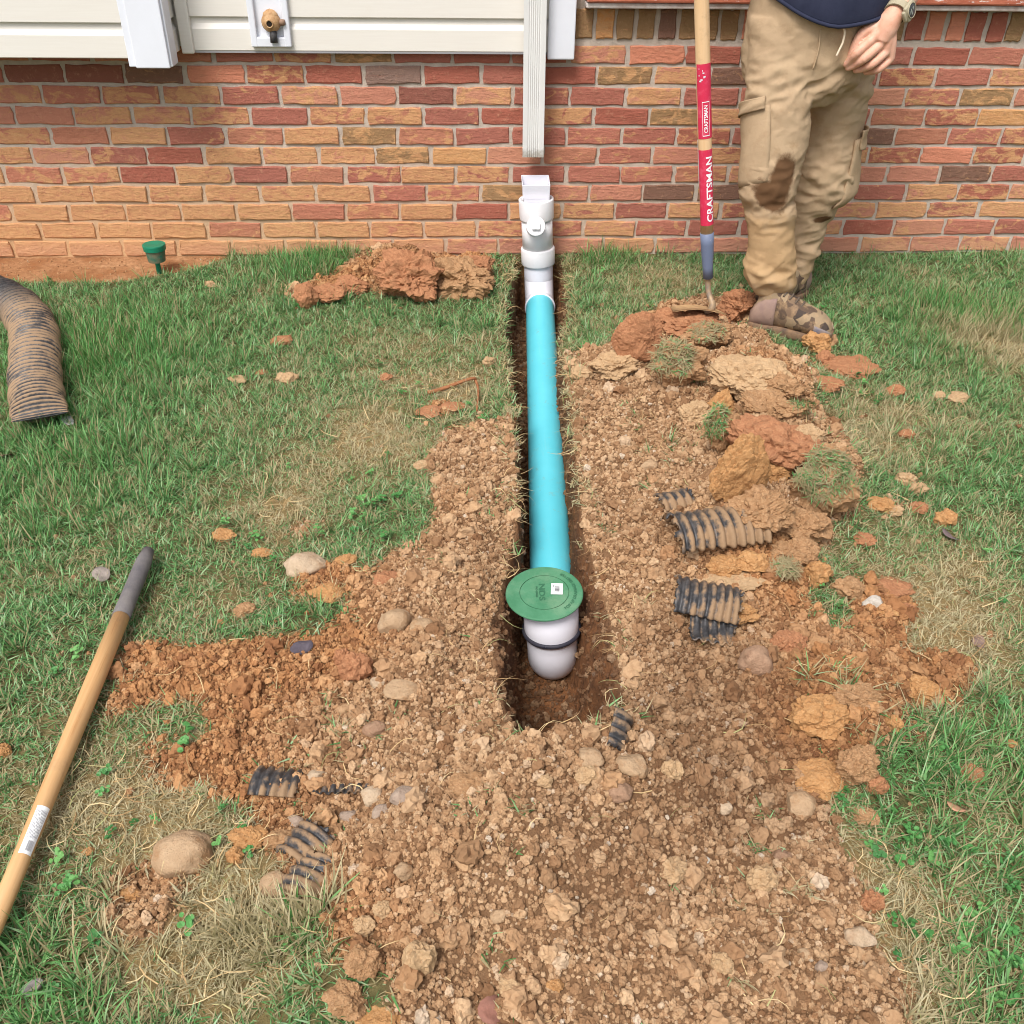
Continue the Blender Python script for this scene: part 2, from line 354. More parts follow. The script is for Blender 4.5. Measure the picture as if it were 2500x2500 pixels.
gme = bpy.data.meshes.new('ground'); GV = np.stack([X, Y, Zg], -1).reshape(-1, 3)
gme.vertices.add(len(GV)); gme.vertices.foreach_set('co', GV.ravel())
gme.loops.add(len(GF)*4); gme.loops.foreach_set('vertex_index', GF.ravel())
gme.polygons.add(len(GF)); gme.polygons.foreach_set('loop_start', np.arange(len(GF))*4); gme.polygons.foreach_set('use_smooth', [True]*len(GF))
gme.update(calc_edges=True)
xr, yr = GV[:, 0], GV[:, 1]
def gattr(k, a):
    q = gme.attributes.new(k, 'FLOAT', 'POINT'); q.data.foreach_set('value', np.asarray(a, np.float32))
inside = (np.abs(xr-.25) < 3) & (yr > -3.85)
gattr('soil', sstep(.25, .7, samp(soil_s, xr, yr))*inside); gattr('bare', sstep(.3, .7, samp(blur(bare, .02), xr, yr))*inside)
gattr('warm', samp(warm, xr, yr)*inside); gattr('wet', samp(wet, xr, yr)*inside); gattr('dry', samp(dry, xr, yr)*inside)
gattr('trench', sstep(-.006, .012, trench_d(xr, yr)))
gme.materials.append(M_GROUND)
go = bpy.data.objects.new('ground', gme); COL.objects.link(go); go['kind'] = 'structure'

# ------------------------------------------------------------------ house wall
def brick_material():
    t = NT('brick'); oi = t.n('ObjectInfo', o=None)
    at = t.n('Attribute', o=None, attribute_name='tone', attribute_type='GEOMETRY')
    off = t.math('MULTIPLY', oi.outputs['Random'], 83.)
    v = t.n('VectorMath', {0: t.coord(), 1: t.n('CombineXYZ', {0: off, 1: off, 2: off})}, operation='ADD')
    base = oi.outputs['Color']; cov = oi.outputs['Alpha']
    vs = t.n('Mapping', {0: v, 3: (1., 1., 1.7)})
    n1 = t.noise(vs, 19., 6, .62, .8); n2 = t.noise(v, 60., 6, .7); n3 = t.noise(t.n('Mapping', {0: v, 3: (.6, 1., 3.)}), 32., 4, .6, .8)
    a = t.math('SUBTRACT', 1.02, cov)
    m = t.step(n1, t.math('MULTIPLY_ADD', a, .62, .13), t.math('MULTIPLY_ADD', a, .62, .24))
    m = t.math('MULTIPLY', m, t.math('MULTIPLY_ADD', t.ramp(n2, [(.3, 0), (.55, 1)]), .4, .48))
    ochre = t.mix(t.ramp(n3, [(.4, 0), (.62, 1)]), S(208,164,110), S(196,146,100))
    c = t.mix(m, base, ochre)
    dk = t.ramp(n3, [(.34, .65), (.46, 0)])
    c = t.mix(dk, c, t.mix(.4, c, S(122,72,60)))
    c = t.mix(t.ramp(n2, [(.55, 0), (.75, .4)]), c, S(214,172,136))
    c = t.mix(t.ramp(n2, [(.26, .5), (.38, 0)]), c, S(92,60,50))
    c = t.mix(.22, c, S(178,122,98))
    # mud splashed low on the wall, left side
    p = t.n('SeparateXYZ', {0: t.pos()}, o=None)
    low = t.math('MULTIPLY', t.step(p.outputs[2], .2, -.02), t.step(p.outputs[0], .6, -1.6))
    c = t.mix(t.math('MULTIPLY', t.math('MULTIPLY', low, t.ramp(t.noise(t.pos(), 9., 5, .65), [(.35, .25), (.65, 1)])), .6), c, S(212,164,112))
    low2 = t.step(p.outputs[2], .075, .03)
    c = t.mix(t.math('MULTIPLY', low2, .4), c, S(196,146,120))
    h = t.math('ADD', n2, t.math('MULTIPLY', n3, .6))
    t.bsdf(c, .9, t.bump(h, .8, .006), .2); return t.m
M_BRICK = brick_material()
t = NT('mortar'); p = t.pos(); ps = t.n('SeparateXYZ', {0: p}, o=None); n = t.noise(p, 40., 6, .7); n_ = t.noise(p, 3., 4, .6)
c = t.mix(t.ramp(n, [(.3, 0), (.7, 1)]), S(168,158,148), S(192,182,171))
stain = t.math('MULTIPLY', t.step(ps.outputs[2], .5, -.02), t.step(ps.outputs[0], 1.4, -1.6))
c = t.mix(t.math('MULTIPLY', t.math('ADD', stain, t.math('MULTIPLY', n_, .3)), .75), c, S(204,160,112))
t.bsdf(c, .95, t.bump(n, .8, .006), .15); M_MORTAR = t.m

BP, CP, Z0 = .2032, .0677, .643       # brick pitch, course height, centre of the course under the siding
wall = thing('brick_wall', 'red and ochre brick house wall behind the trench', 'wall', (.3, .1, -.4))
mk('mortar_bed', box((.3, .131, .24), (9, .25, 1.36)), M_MORTAR, wall)
BV = []
def brick_mesh(w, h, r):
    n = 16; V = []; o = []
    for k in range(n):      # outline walked round the face: 5 along, 3 up
        t = k/n*2*math.pi; cx, cz = math.cos(t), math.sin(t); s = 1/max(abs(cx), abs(cz)); s = min(s, 1.32)
        o.append((cx*s*w/2+r.uniform(-.0022, .0022), cz*s*h/2+r.uniform(-.0026, .0022)))
    # spread the long sides
    px = [-.5, -.3, -.1, .1, .3, .5]
    o = [(x*w, -h/2) for x in px]+[(w/2, -h*.17), (w/2, h*.17)]+[(-x*w, h/2) for x in px]+[(-w/2, h*.17), (-w/2, -h*.17)]
    o = [(x*(.985 if abs(x) > w*.49 and abs(z) > h*.49 else 1)+r.uniform(-.003, .003), z+r.uniform(-.0032, .002)) for x, z in o]; n = len(o)
    V += [(x, .06, z) for x, z in o]+[(x, .0025, z) for x, z in o]
    V += [(x*(1-.006/w)+r.uniform(-.001, .001), r.uniform(-.001, .0012), z*(1-.007/h)) for x, z in o]
    F = []
    for q in (0, 1):
        for k in range(n): F.append((q*n+k, q*n+(k+1) % n, (q+1)*n+(k+1) % n, (q+1)*n+k))
    F.append(tuple(range(2*n, 3*n))); me = bpy.data.meshes.new('brick'); me.from_pydata(V, [], F); me.update(); me.materials.append(M_BRICK); return me
rb = random.Random(4)
STR = [brick_mesh(.1915, .0565, rb) for _ in range(14)]; RLK = [brick_mesh(.0575, .092, rb) for _ in range(6)]
STYLE = dict(grey=(S(118,104,96), .0), olive=(S(140,116,78), .45), mauve=(S(122,72,64), .12), dred=(S(154,84,70), .1), mott=(S(156,90,74), .5), ochre=(S(206,146,84), .9), dark=(S(104,82,70), .3), pink=(S(206,132,104), .1))
SPEC = [(958,187,'grey'),(914,332,'olive'),(991,381,'olive'),(1228,473,'olive'),(1637,471,'dark'),(1648,284,'olive'),(1527,180,'olive'),(1786,179,'dark'),(2140,326,'dark'),(2350,419,'dark'),(2406,228,'olive'),(2487,228,'olive'),(1772,470,'dark'),(2410,466,'mott'),
 (224,179,'mauve'),(75,175,'mauve'),(373,179,'dark'),(429,377,'dred'),(810,182,'dred'),(666,186,'mott'),(373,428,'dred'),(871,331,'olive'),(520,180,'pink'),(1035,235,'mauve'),(1530,140,'olive'),(1130,133,'dred'),(910,140,'olive'),(1125,380,'ochre'),(1700,140,'dred'),(1610,135,'pink'),(2250,120,'dred'),(2100,135,'pink'),(1400,180,'dred'),(1480,280,'dred'),(1240,282,'dred'),(1050,187,'dred'),(2200,180,'mott'),(2280,275,'mott'),(2420,280,'ochre'),(2170,375,'mott'),(2290,375,'pink'),(2420,380,'mott'),(1860,280,'dark'),(1740,330,'mott'),(2120,555,'dred'),(1420,555,'mott'),(1225,520,'dred'),(980,235,'mott')]
pool = {}
spec_w = [(Wy(a, b, 0.), s) for a, b, s in SPEC]
reds = [S(170,104,88), S(176,110,92), S(160,95,82), S(188,126,104), S(176,116,92), S(154,92,80), S(192,134,108)]
def style_for(x, z):
    for p, s in spec_w:
        if abs(p[0]-x) < .085 and abs(p[2]-z) < .033: c, a = STYLE[s]; return c, a, True
    c = rb.choice(reds); a = rb.choice([.15, .3, .4, .5, .6, .25]); return c, a, False
def add_brick(x, z, mesh, fixed=None):
    o = bpy.data.objects.new('brick', mesh); COL.objects.link(o); o.parent = wall
    o.location = Vector((x, 0, z))-Vector(ORG[wall.name]); o.rotation_euler = (rb.gauss(0, .006), rb.gauss(0, .01), rb.gauss(0, .008))
    o.location.y += rb.uniform(-.002, .0025)
    c, a, known = fixed or style_for(x, z)
    if not known:
        lo = max(0, min(1, (.55-z)/.5)); left = max(0, min(1, (1.0-x)/2.2))
        a += .10*lo + .55*lo*left*(rb.random() < .85)
        if lo*left > .45: c = tuple(np.array(c)*.75+np.array(S(198,134,96))*.25)
    o.color = (c[0], c[1], c[2], max(0., min(.86, a)))
ROWOFF = {-1: -1.431, 0: -1.332, 1: -1.425, 2: -1.335, 3: -1.43, 4: -1.312, 5: -1.425, 6: -1.335, 7: -1.434, 8: -1.350, 9: -1.471}
far_v = []
nb = 0
for r in range(-1, 10):
    z = Z0-r*CP
    for k in range(-16, 30):
        x = ROWOFF[r]+(k+.5)*BP+(.006*mnoise.noise(Vector((k*1.7, r*3.1, 0))))
        if -2.02 < x < 2.46: add_brick(x, z, rb.choice(STR)); nb += 1
        elif -4.1 < x < 4.7:
            me = rb.choice(STR); v = np.array([q.co[:] for q in me.vertices])+np.array((x, 0, z)); far_v.append((v, [list(p.vertices) for p in me.polygons]))
ZR = .806; XR0 = .405
rl_cols = ['olive', 'ochre', 'olive', 'olive', 'dark', 'olive', 'olive', 'olive', 'pink', 'pink', 'dred', 'dred', 'mott', 'dred', 'pink', 'olive', 'dred', 'pink', 'pink', 'dred', 'dred', 'olive', 'olive', 'pink', 'pink', 'dred', 'olive', 'pink', 'mott']
for k in range(40):
    x = XR0+.0725*(k+.5)+rb.uniform(-.003, .003)
    if x < 2.46:
        c, a = STYLE[rl_cols[k % len(rl_cols)]]; add_brick(x, ZR+rb.uniform(-.002, .002), rb.choice(RLK), (c, a*.6, True)); nb += 1
    elif x < 4.7:
        me = rb.choice(RLK); v = np.array([q.co[:] for q in me.vertices])+np.array((x, 0, ZR)); far_v.append((v, [list(p.vertices) for p in me.polygons]))
fo = mk('brick_field', join(*far_v), M_BRICK, wall, kind='stuff'); fo.color = (*S(168,90,70)[:3], .3)
t = NT('flaking_red_paint'); p = t.pos(); pv = t.n('Mapping', {0: p, 3: (1., 1., 5.)}); n = t.noise(pv, 22., 6, .7)
c = t.mix(t.ramp(n, [(.3, 0), (.6, 1)]), S(150,78,58), S(186,110,84)); c = t.mix(t.ramp(t.noise(pv, 14., 6, .75), [(.58, 0), (.62, 1)]), c, S(222,214,208))
t.bsdf(c, .8, t.bump(n, .6, .003)); M_REDWOOD = t.m
mk('wood_sill', box((2.6, .03, .93), (4.32, .2, .105), .006), M_REDWOOD, wall)
mk('sill_caulk', box((2.6, -.03, .868), (4.32, .06, .017), .004), simple('caulk', S(206,200,194), .8, S(170,150,140), 20., .4), wall)
mk('upper_wall', box((2.6, .14, 1.95), (4.32, .2, 1.92)), simple('upper_panel', S(206,200,194), .7, S(190,184,178), 4.), wall)

# ---- vinyl siding
t = NT('cream_vinyl'); p = t.pos(); n = t.noise(t.n('Mapping', {0: p, 3: (.3, 1., 6.)}), 25., 5, .6)
c = t.mix(t.ramp(n, [(.3, 0), (.8, 1)]), S(222,217,208), S(217,211,201)); c = t.mix(t.ramp(t.noise(p, 5., 5, .7), [(.6, 0), (.85, .3)]), c, S(206,196,178))
t.bsdf(c, .45, None, .35); M_VINYL = t.m
M_TRIM = simple('white_trim', S(222,224,231), .4, S(216,218,224), 6.)
ZS = .722; SH = .1015
def siding_panel(A, B, z, par, top=False):
    """one dutch-lap course between plan points A and B, face turned to the right of A->B"""
    A = np.array(A, float); B = np.array(B, float); d = (B-A)/np.linalg.norm(B-A); nrm = np.array([d[1], -d[0]])
    prof = [(-.004, 0), (.013, 0), (.0155, .0025), (.0148, .066), (.006, .082), (.003, SH+.004), (-.004, SH+.004)]
    V = []
    for q in (A, B):
        for o, h in prof: V.append((q[0]+nrm[0]*o, q[1]+nrm[1]*o, z+h))
    n = len(prof); F = [(k, (k+1) % n, n+(k+1) % n, n+k) for k in range(n)]+[tuple(range(n))[::-1], tuple(range(n, 2*n))]
    mk('siding_panel', (V, F), M_VINYL, par)
YM = -.022
bayc = Wy(414, 152, -.2)
# bay depth: solve for the corner whose bottom stands at the same height as the main siding
def solveY(px, py, z): return Wz(px, py, z)
BC = solveY(414, 153, ZS-.012); RC_ = Wy(455, 127, YM)
XB = BC[0]; YB = BC[1]
sid = thing('siding_wall', 'cream vinyl siding over the brick with white corner trim beside the downspout', 'siding', (-.3, .05, ZS))
XL, XRt = RC_[0]-.005, Wy(1345, 100, YM)[0]
for k in range(13): siding_panel((XL, YM), (XRt+.02, YM), ZS+k*SH, sid)
mk('wall_core', box(((XL+XRt)/2+.0, .04, ZS+.68), (XRt-XL+.1, .11, 1.34)), M_VINYL, sid)
mk('starter_strip', box(((XL+XRt)/2, YM-.004, ZS-.003), (XRt-XL, .02, .006)), simple('shadow_metal', S(150,148,150), .5), sid)  # plain grey strip under the lowest siding course
ct0, ct1 = Wy(1338, 100, YM-.03)[0], Wy(1404, 100, YM-.03)[0]
mk('corner_trim', box(((ct0+ct1)/2, YM-.012, ZS+.66), (ct1-ct0, .036, 1.36), .004), M_TRIM, sid)
mk('inside_corner_trim', box((XL+.018, YM-.016, ZS+.665), (.04, .03, 1.345), .004), M_VINYL, sid)
bay = thing('siding_bay', 'projecting cream siding bay with white corner post at upper left', 'bay', (XB-.9, YB/2, ZS))
for k in range(13): siding_panel((-3.2, YB+.012), (XB-.06, YB+.012), ZS+k*SH, bay)
for k in range(13): siding_panel((XB-.014, YB+.02), (XB-.014, YM-.01), ZS+k*SH, bay)
mk('bay_core', box(((-3.2+XB)/2-.02, (YB+.02)/2+.02, ZS+.69), (XB+3.2-.06, -YB-.02, 1.34)), M_VINYL, bay)
mk('corner_post', join(box((XB-.052, YB+.004, ZS+.66), (.108, .03, 1.375), .003), box((XB-.104, YB+.006, ZS+.66), (.05, .02, 1.37), .003), box((XB-.006, YB+.037, ZS+.66), (.03, .075, 1.37), .003)), M_TRIM, bay)

# ---- spigot block with faucet
sp = Wy(661, 56, YM-.012); w0 = Wy(613, 90, YM-.02)[0]; w1 = Wy(711, 90, YM-.02)[0]; zb = Wy(661, 114, YM-.02)[2]
blk = thing('spigot_block', 'white siding mounting block holding the hose faucet', 'mounting block', (sp[0], YM, zb))
bw = w1-w0; xc = (w0+w1)/2; hh = .26; ysb = YM-.016
fr = .022
mk('block_frame', join(box((w0+fr/2, ysb-.006, zb+hh/2), (fr, .024, hh), .004), box((w1-fr/2, ysb-.006, zb+hh/2), (fr, .024, hh), .004), box((xc, ysb-.0055, zb+fr*.7), (bw-.004, .023, fr*1.4), .004), box((xc, ysb-.0055, zb+hh-fr/2), (bw-.004, .023, fr), .004)), M_TRIM, blk)
mk('block_plate', box((xc, ysb+.004, zb+hh/2), (bw-.01, .012, hh-.01)), M_TRIM, blk)
fc = Wy(660, 54, ysb-.03)
brass = simple('weathered_brass', S(196,160,118), .65, S(168,128,88), 60., .3)
fau = thing('hose_faucet', 'tan brass hose faucet with black outlet mounted in the white siding block', 'faucet', (fc[0], ysb-.004, fc[2]))
mk('body', join(lathe([(.012, -.002), (.026, .0), (.031, .008), (.031, .022), (.024, .034), (.012, .04)], axisM((fc[0], ysb, fc[2]), (0, -1, -.1)), 24), sphere((fc[0], ysb-.016, fc[2]+.012), (.027, .022, .026), 2)), brass, fau, True)
mk('valve_stub', lathe([(.009, 0), (.010, .012), (.008, .02), (.004, .021)], axisM((fc[0]+.026, ysb-.018, fc[2]-.003), (1, -.2, .1)), 14), simple('dull_brass', S(140,112,92), .6), fau, True)
black_pl = simple('black_plastic', S(52,52,56), .5, S(76,72,70), 40., .2)
mk('bore', lathe([(.0085, 0), (.0085, .0012)], axisM((fc[0]-.002, ysb-.0405, fc[2]-.004), (0, -1, -.1)), 16), simple('dark_bore', S(40,32,26), .9), fau)  # solid dark disc: its colour stands in for shade inside the faucet's hole
mk('bore_rim', lathe([(.0135, -.006), (.0135, .003), (.0092, .003), (.0090, -.002)], axisM((fc[0]-.002, ysb-.0405, fc[2]-.004), (0, -1, -.1)), 16, cap=False), brass, fau, True)
mk('outlet', tube([(fc[0]+.004, ysb-.018, fc[2]-.02), (fc[0]+.004, ysb-.024, fc[2]-.04), (fc[0]+.004, ysb-.026, fc[2]-.062)], [.011, .0125, .0125], 16), black_pl, fau, True)

# ---- downspout
d0, d1 = Wy(1276, 300, -.10), Wy(1329, 300, -.10); dt0, dt1 = Wy(1279, 10, -.10), Wy(1335, 10, -.10)
db = Wy(1301, 384, -.10); dw = d1[0]-d0[0]; xb_, xt_ = (d0[0]+d1[0])/2, (dt0[0]+dt1[0])/2; slope = (xt_-xb_)/(dt0[2]-d0[2])
def spout_section(n=0):
    w, dpt = dw/2, .026; P = []
    # corrugated front, plain back
    xs = np.linspace(-w, w, 45)
    for x in xs:
        u = (x+w)/(2*w); P.append((x, -dpt+(.0022*(1-math.cos((u-.22)/.56*2*math.pi*6))/2 if .22 < u < .78 else 0)))
    for x in xs[::-8]: P.append((x, dpt))
    return P
ps_ = spout_section(); ns = len(ps_); V = []; F = []
zz = [db[2], db[2]+.008, db[2]+.3, db[2]+.9, 2.1]; bulge = [1.0, .985, .985, .985, .985]
for z, bl in zip(zz, bulge):
    for x, y in ps_: V.append((xb_+slope*(z-d0[2])+x*bl, -.075+y*bl, z))
for i in range(len(zz)-1):
    for k in range(ns): F.append((i*ns+k, i*ns+(k+1) % ns, (i+1)*ns+(k+1) % ns, (i+1)*ns+k))
t = NT('painted_aluminium'); p = t.pos(); q = t.n('SeparateXYZ', {0: p}, o=None); n = t.noise(t.n('Mapping', {0: p, 3: (1., 1., .6)}), 14., 6, .7)
c = t.mix(t.ramp(n, [(.35, 0), (.8, .6)]), S(216,215,212), S(204,202,198))
edge = t.step(t.math('MULTIPLY_ADD', t.noise(p, 60., 5, .8), .07, q.outputs[2]), db[2]+.075, db[2]+.035)
c = t.mix(t.math('MULTIPLY', edge, .75), c, S(138,128,112))
t.bsdf(c, .45, None, .4); M_SPOUT = t.m
dsp = thing('downspout', 'white corrugated aluminium downspout ending above the white drain riser', 'downspout', (xb_, -.075, db[2]))
mk('pipe_body', (V, F), M_SPOUT, dsp)
mk('strap', box((xb_+slope*(.95-d0[2]), -.078, 1.0), (dw+.006, .058, .025), .002), M_SPOUT, dsp)

# ------------------------------------------------------------------ drain line
M_PVC = simple('white_pvc', S(230,229,236), .34, S(221,219,228), 5., .02, 90., .45)
M_PVC2 = simple('white_pvc_fitting', S(230,229,231), .4, S(218,216,217), 9., .04, 60., .4)
t = NT('blue_pvc'); p = t.pos(); q = t.noise(p, 7., 5, .6); c = t.mix(t.ramp(q, [(.3, 0), (.7, 1)]), S(98,202,218), S(88,194,210))
c = t.mix(t.ramp(t.noise(p, 38., 6, .75), [(.64, 0), (.72, .6)]), c, S(150,156,140)); c = t.mix(t.ramp(t.noise(t.n('Mapping', {0: p, 3: (6., .5, 6.)}), 9., 6, .8), [(.55, 0), (.8, .35)]), c, S(150,196,196)); c = t.mix(t.ramp(t.noise(p, 16., 7, .78), [(.60, 0), (.70, .5)]), c, S(150,138,112)); t.bsdf(c, .42, None, .4); M_BLUE = t.m
A0 = np.array([.299, -.313, -.152]); A1 = np.array([.218, -1.697, -.203]); ax = (A1-A0)/np.linalg.norm(A1-A0); A0 = A0+ax*((-.158-A0[1])/ax[1])
PR = .0535
riser = thing('drain_riser', 'white PVC riser with downspout adapter and cleanout plug standing against the wall', 'drain riser', (.30, -.09, -.2))
# riser axis from pixels at the plane through its elbow
YR = -.082
def rp(px, py): return Wy(px, py, YR)
r_top, r_bot = rp(1309, 488), rp(1314, 640)
ud = (r_top-r_bot)/np.linalg.norm(r_top-r_bot); ud = ud/ud[2]
def rz(z): return r_bot+ud*(z-r_bot[2])
def ring_z(py): return rp(1311, py)[2]
def riser_part(name, prof, mat, sm=True, n=40):
    return mk(name, lathe([(r, 0) for r, z in prof[:0]]+[(r, z-rz(0)[2]) for r, z in prof], Matrix.Translation(Vector(rz(0))) @ Vector(ud).to_track_quat('Z', 'Y').to_matrix().to_4x4(), n), mat, riser, sm)
zh0, zh1, zb0, zb1, zl = ring_z(484), ring_z(531), ring_z(531), ring_z(600), ring_z(640)
wpx = lambda px: px*mm(rz(.1))/2
riser_part('upper_hub', [(wpx(80), zh1-.004), (wpx(82), zh1), (wpx(83), zh1+.004), (wpx(84), zh0-.003), (wpx(82.5), zh0), (wpx(73), zh0), (wpx(71), zh0-.03)], M_PVC2)
riser_part('cleanout_body', [(wpx(75), ring_z(607)), (wpx(75), zh1+.006)], M_PVC2)
riser_part('lower_hub', [(wpx(74), zl-.006), (wpx(81), zl-.004), (wpx(83), zl), (wpx(83.5), ring_z(606)), (wpx(81), ring_z(603)), (wpx(75), ring_z(602))], M_PVC2)
# long sweep from the lower hub into the blue pipe
c0 = rz(zl+.005); e1 = A0+ax*.014
pts = spline([c0, rz(zl-.05), rz(A0[2]+.075), (rz(A0[2]+.028)+A0*2)/3+np.array([0, .015, 0]), A0, e1], 26)
mk('sweep_elbow', tube(pts, [wpx(72)]*16+list(np.linspace(wpx(72), PR+.0045, 5))+[PR+.0048]*5, 40), M_PVC, riser, True)
# cleanout branch and plug, facing the camera and up
bc = Wy(1308, 572, YR-.045); bd = Vector((-.02, -.93, .42)).normalized(); pc = np.array(bc)
pl = Wy(1308, 553, YR-.085)
br = mk('cleanout_branch', lathe([(.034, -.03), (.0315, .02), (.0315, .045), (.0325, .047)], axisM(np.array(pl)-np.array(bd)*.055, bd), 32), M_PVC2, riser, True)
plug = mk('cleanout_plug', lathe([(.0325, -.004), (.0350, -.002), (.0352, .006), (.0335, .009), (.0320, .0095), (.0, .0098)], axisM(pl, bd), 32, cap=False), M_PVC2, riser, True)
mq = axisM(np.array(pl)+np.array(bd)*.014, bd)
bx_ = box((0, 0, 0), (.030, .027, .012), .003); upv = Vector((0, 0, 1)); zax = bd; xax = upv.cross(zax).normalized(); yax = zax.cross(xax)
MQ = Matrix.Translation(Vector(pl)+bd*.0155) @ Matrix((xax, yax, zax)).transposed().to_4x4()
mk('plug_square', xform(bx_, MQ), M_PVC2, plug)
# rectangular downspout adapter with a bevelled open top
at_ = rz(ring_z(446)); aw = wpx(64)
ab = rz(zh0-.012)
V = []
for cc, w, dd, zf, zbk in ((ab, aw*.93, .030, 0, 0), (rz(ring_z(462)), aw, .033, 0, 0), (at_, aw*1.03, .036, .0, .018)):
    for sx, syy in ((-1, -1), (1, -1), (1, 1), (-1, 1)): V.append((cc[0]+sx*w, cc[1]+syy*dd, cc[2]+(zf if syy < 0 else zbk)))
iv = []
for i, (x, y, z) in enumerate(V[8:12]): iv.append((at_[0]+(x-at_[0])*.94, at_[1]+(y-at_[1])*.9, z))
iv2 = [(x, y, z-.05) for x, y, z in iv]
V2 = V+iv+iv2; F = []
for lvl in range(4):
    for k in range(4): F.append((lvl*4+k, lvl*4+(k+1) % 4, (lvl+1)*4+(k+1) % 4, (lvl+1)*4+k))
F.append((16, 17, 18, 19))
ad = mk('downspout_adapter', (V2, F), M_PVC, riser)
mb = ad.modifiers.new('b', 'BEVEL'); mb.width = .0025; mb.segments = 2; mb.limit_method = 'ANGLE'
# blue pipe
near_e = A1+ax*.255
bp = mk('blue_pipe', join(tube([A0+ax*.010+ax*k*(np.linalg.norm(near_e-A0)-.010)/30 for k in range(31)], PR, 48, cap=False)), M_BLUE, None, True,
   'long turquoise blue PVC drain pipe lying in the trench', 'pipe')
# near elbow, riser stub, gasket
lc = Wd(1329, 1448, 2.05); lidR = .0965*1.0
em = thing('pop_up_emitter', 'white elbow with green pop-up emitter lid at the near end of the trench', 'drain emitter', (lc[0], lc[1], -.27))
lr = 95*mm(lc); tiltd = Vector((-.05, -.06, 1)).normalized()
stem = np.array(lc)+np.array((.012, -.004, 0)); sd = Vector((-.07, .02, 1)).normalized(); sdn = np.array(sd)
sr = 65*mm(lc)*1.05
gz = .098       # gasket below the lid
pe = A1+ax*.20
low = stem-sdn*.15
pts = spline([stem-sdn*(gz+.004), stem-sdn*.128, low-sdn*.012+ax*.002*0, low-sdn*.045-ax*.018, pe*.55+(low-sdn*.06)*.45-np.array([0, 0, .006]), pe+ax*.03, pe-ax*.05], 34)
mk('elbow', tube(pts, list(np.linspace(sr*.96, sr*.93, 10))+list(np.linspace(sr*.93, PR+.005, 24)), 44), M_PVC, em, True)
mk('riser_stub', lathe([(sr*.97, -gz-.012), (sr, -gz), (sr*1.0, -.004)], axisM(stem, sd), 44), M_PVC, em, True)
mk('elbow_socket', lathe([(PR+.004, 0), (PR+.0095, .002), (PR+.0095, .05), (PR+.004, .055)], axisM(pe-ax*.035, -ax), 44), M_PVC, em, True)
M_RUB = simple('black_rubber', S(44,44,56), .55, S(58,56,64), 40.)
gc = stem-sdn*gz; gM = axisM(gc, sd)
gp = [gM @ Vector((sr*1.01*math.cos(a), sr*1.01*math.sin(a), 0)) for a in np.linspace(0, 2*math.pi, 49)]
mk('gasket', tube([p[:] for p in gp], .0052, 10, cap=False), M_RUB, em, True)
t = NT('green_lid'); p = t.pos(); n = t.noise(p, 22., 6, .7); c = t.mix(t.ramp(n, [(.35, 0), (.7, 1)]), S(62,118,84), S(80,134,100)); c = t.mix(t.ramp(t.noise(p, 9., 6, .75), [(.52, 0), (.75, .5)]), c, S(128,152,122))
t.bsdf(c, .72, t.bump(t.noise(p, 300., 3), .15, .001), .35); M_LID = t.m
lM = axisM(lc, tiltd)
# keep the lid's x axis to the right of the photograph
zx = tiltd; xx = (Vector((1, 0, 0))-zx*zx.x).normalized(); yx = zx.cross(xx)
lM = Matrix.Translation(Vector(lc)) @ Matrix((xx, yx, zx)).transposed().to_4x4()
ri = lr*.63
lid = mk('lid', lathe([(sr*.9, -.012), (sr*.95, -.006), (lr*.97, -.005), (lr, -.002), (lr*.995, .0005), (lr*.97, .002), (ri+.0009, .0030), (ri+.0008, .0005), (ri-.0008, .0005), (ri-.0009, .0030), (ri*.6, .0031), (.0001, .0032)], lM, 96), M_LID, em)
M_EMB = simple('embossed_green', S(50,100,72), .6)
def on_lid(vf, z=.0045, thick=.0012):
    v, f = vf; n = len(v); vv = np.array([(lM @ Vector((x, y, z)))[:] for x, y, *_ in v]); return vv, f
def rot2(v, a): c, s = math.cos(a), math.sin(a); q = v.copy(); q[:, 0] = v[:, 0]*c-v[:, 1]*s; q[:, 1] = v[:, 0]*s+v[:, 1]*c; return q
v, f = text_mesh('NDS', .03, (lr*.62, lr*.16), 1); v = rot2(v, -math.pi/2-.05); v[:, 0] += -lr*.07; v[:, 1] += -lr*.0
mk('embossed_mark', on_lid((v, f)), M_EMB, lid)
v, f = text_mesh('PRO-SERIES', .02, (lr*.40, lr*.05), 1); v = rot2(v, -math.pi/2-.05); v[:, 0] += -lr*.20; v[:, 1] += lr*.02
mk('embossed_line', on_lid((v, f)), M_EMB, lid)
v, f = text_mesh('POP-UP DRAINAGE EMITTER', .02, (1.9, lr*.085), 2)     # bend along the rim
a = -.95+(v[:, 0]+.95)/1.9*1.9+.0; rr = lr*.80-v[:, 1]*1.0
v2 = np.stack([rr*np.cos(a), rr*np.sin(a), 0*a], 1); mk('rim_lettering', on_lid((v2, [q[::-1] for q in f]), .0038), M_EMB, lid)
M_STK = simple('white_paper', S(238,238,236), .5); M_INK = simple('black_ink', S(70,70,74), .7)
st = box((0, 0, 0), (lr*.30, lr*.40, .0006)); v = rot2(st[0], -.12); v[:, 0] += lr*.33; v[:, 1] += lr*.07
vv = np.array([(lM @ Vector((x, y, .0048+z)))[:] for x, y, z in v]); stk = mk('sticker', (vv, st[1]), M_STK, lid)
bars = []; yy = -lr*.10
rbar = random.Random(3)
while yy < lr*.12:
    w = rbar.choice([.0006, .001, .0016]); q = box((0, yy, 0), (lr*.13, w, .0002)); bars.append(q); yy += w+rbar.choice([.0007, .0012])
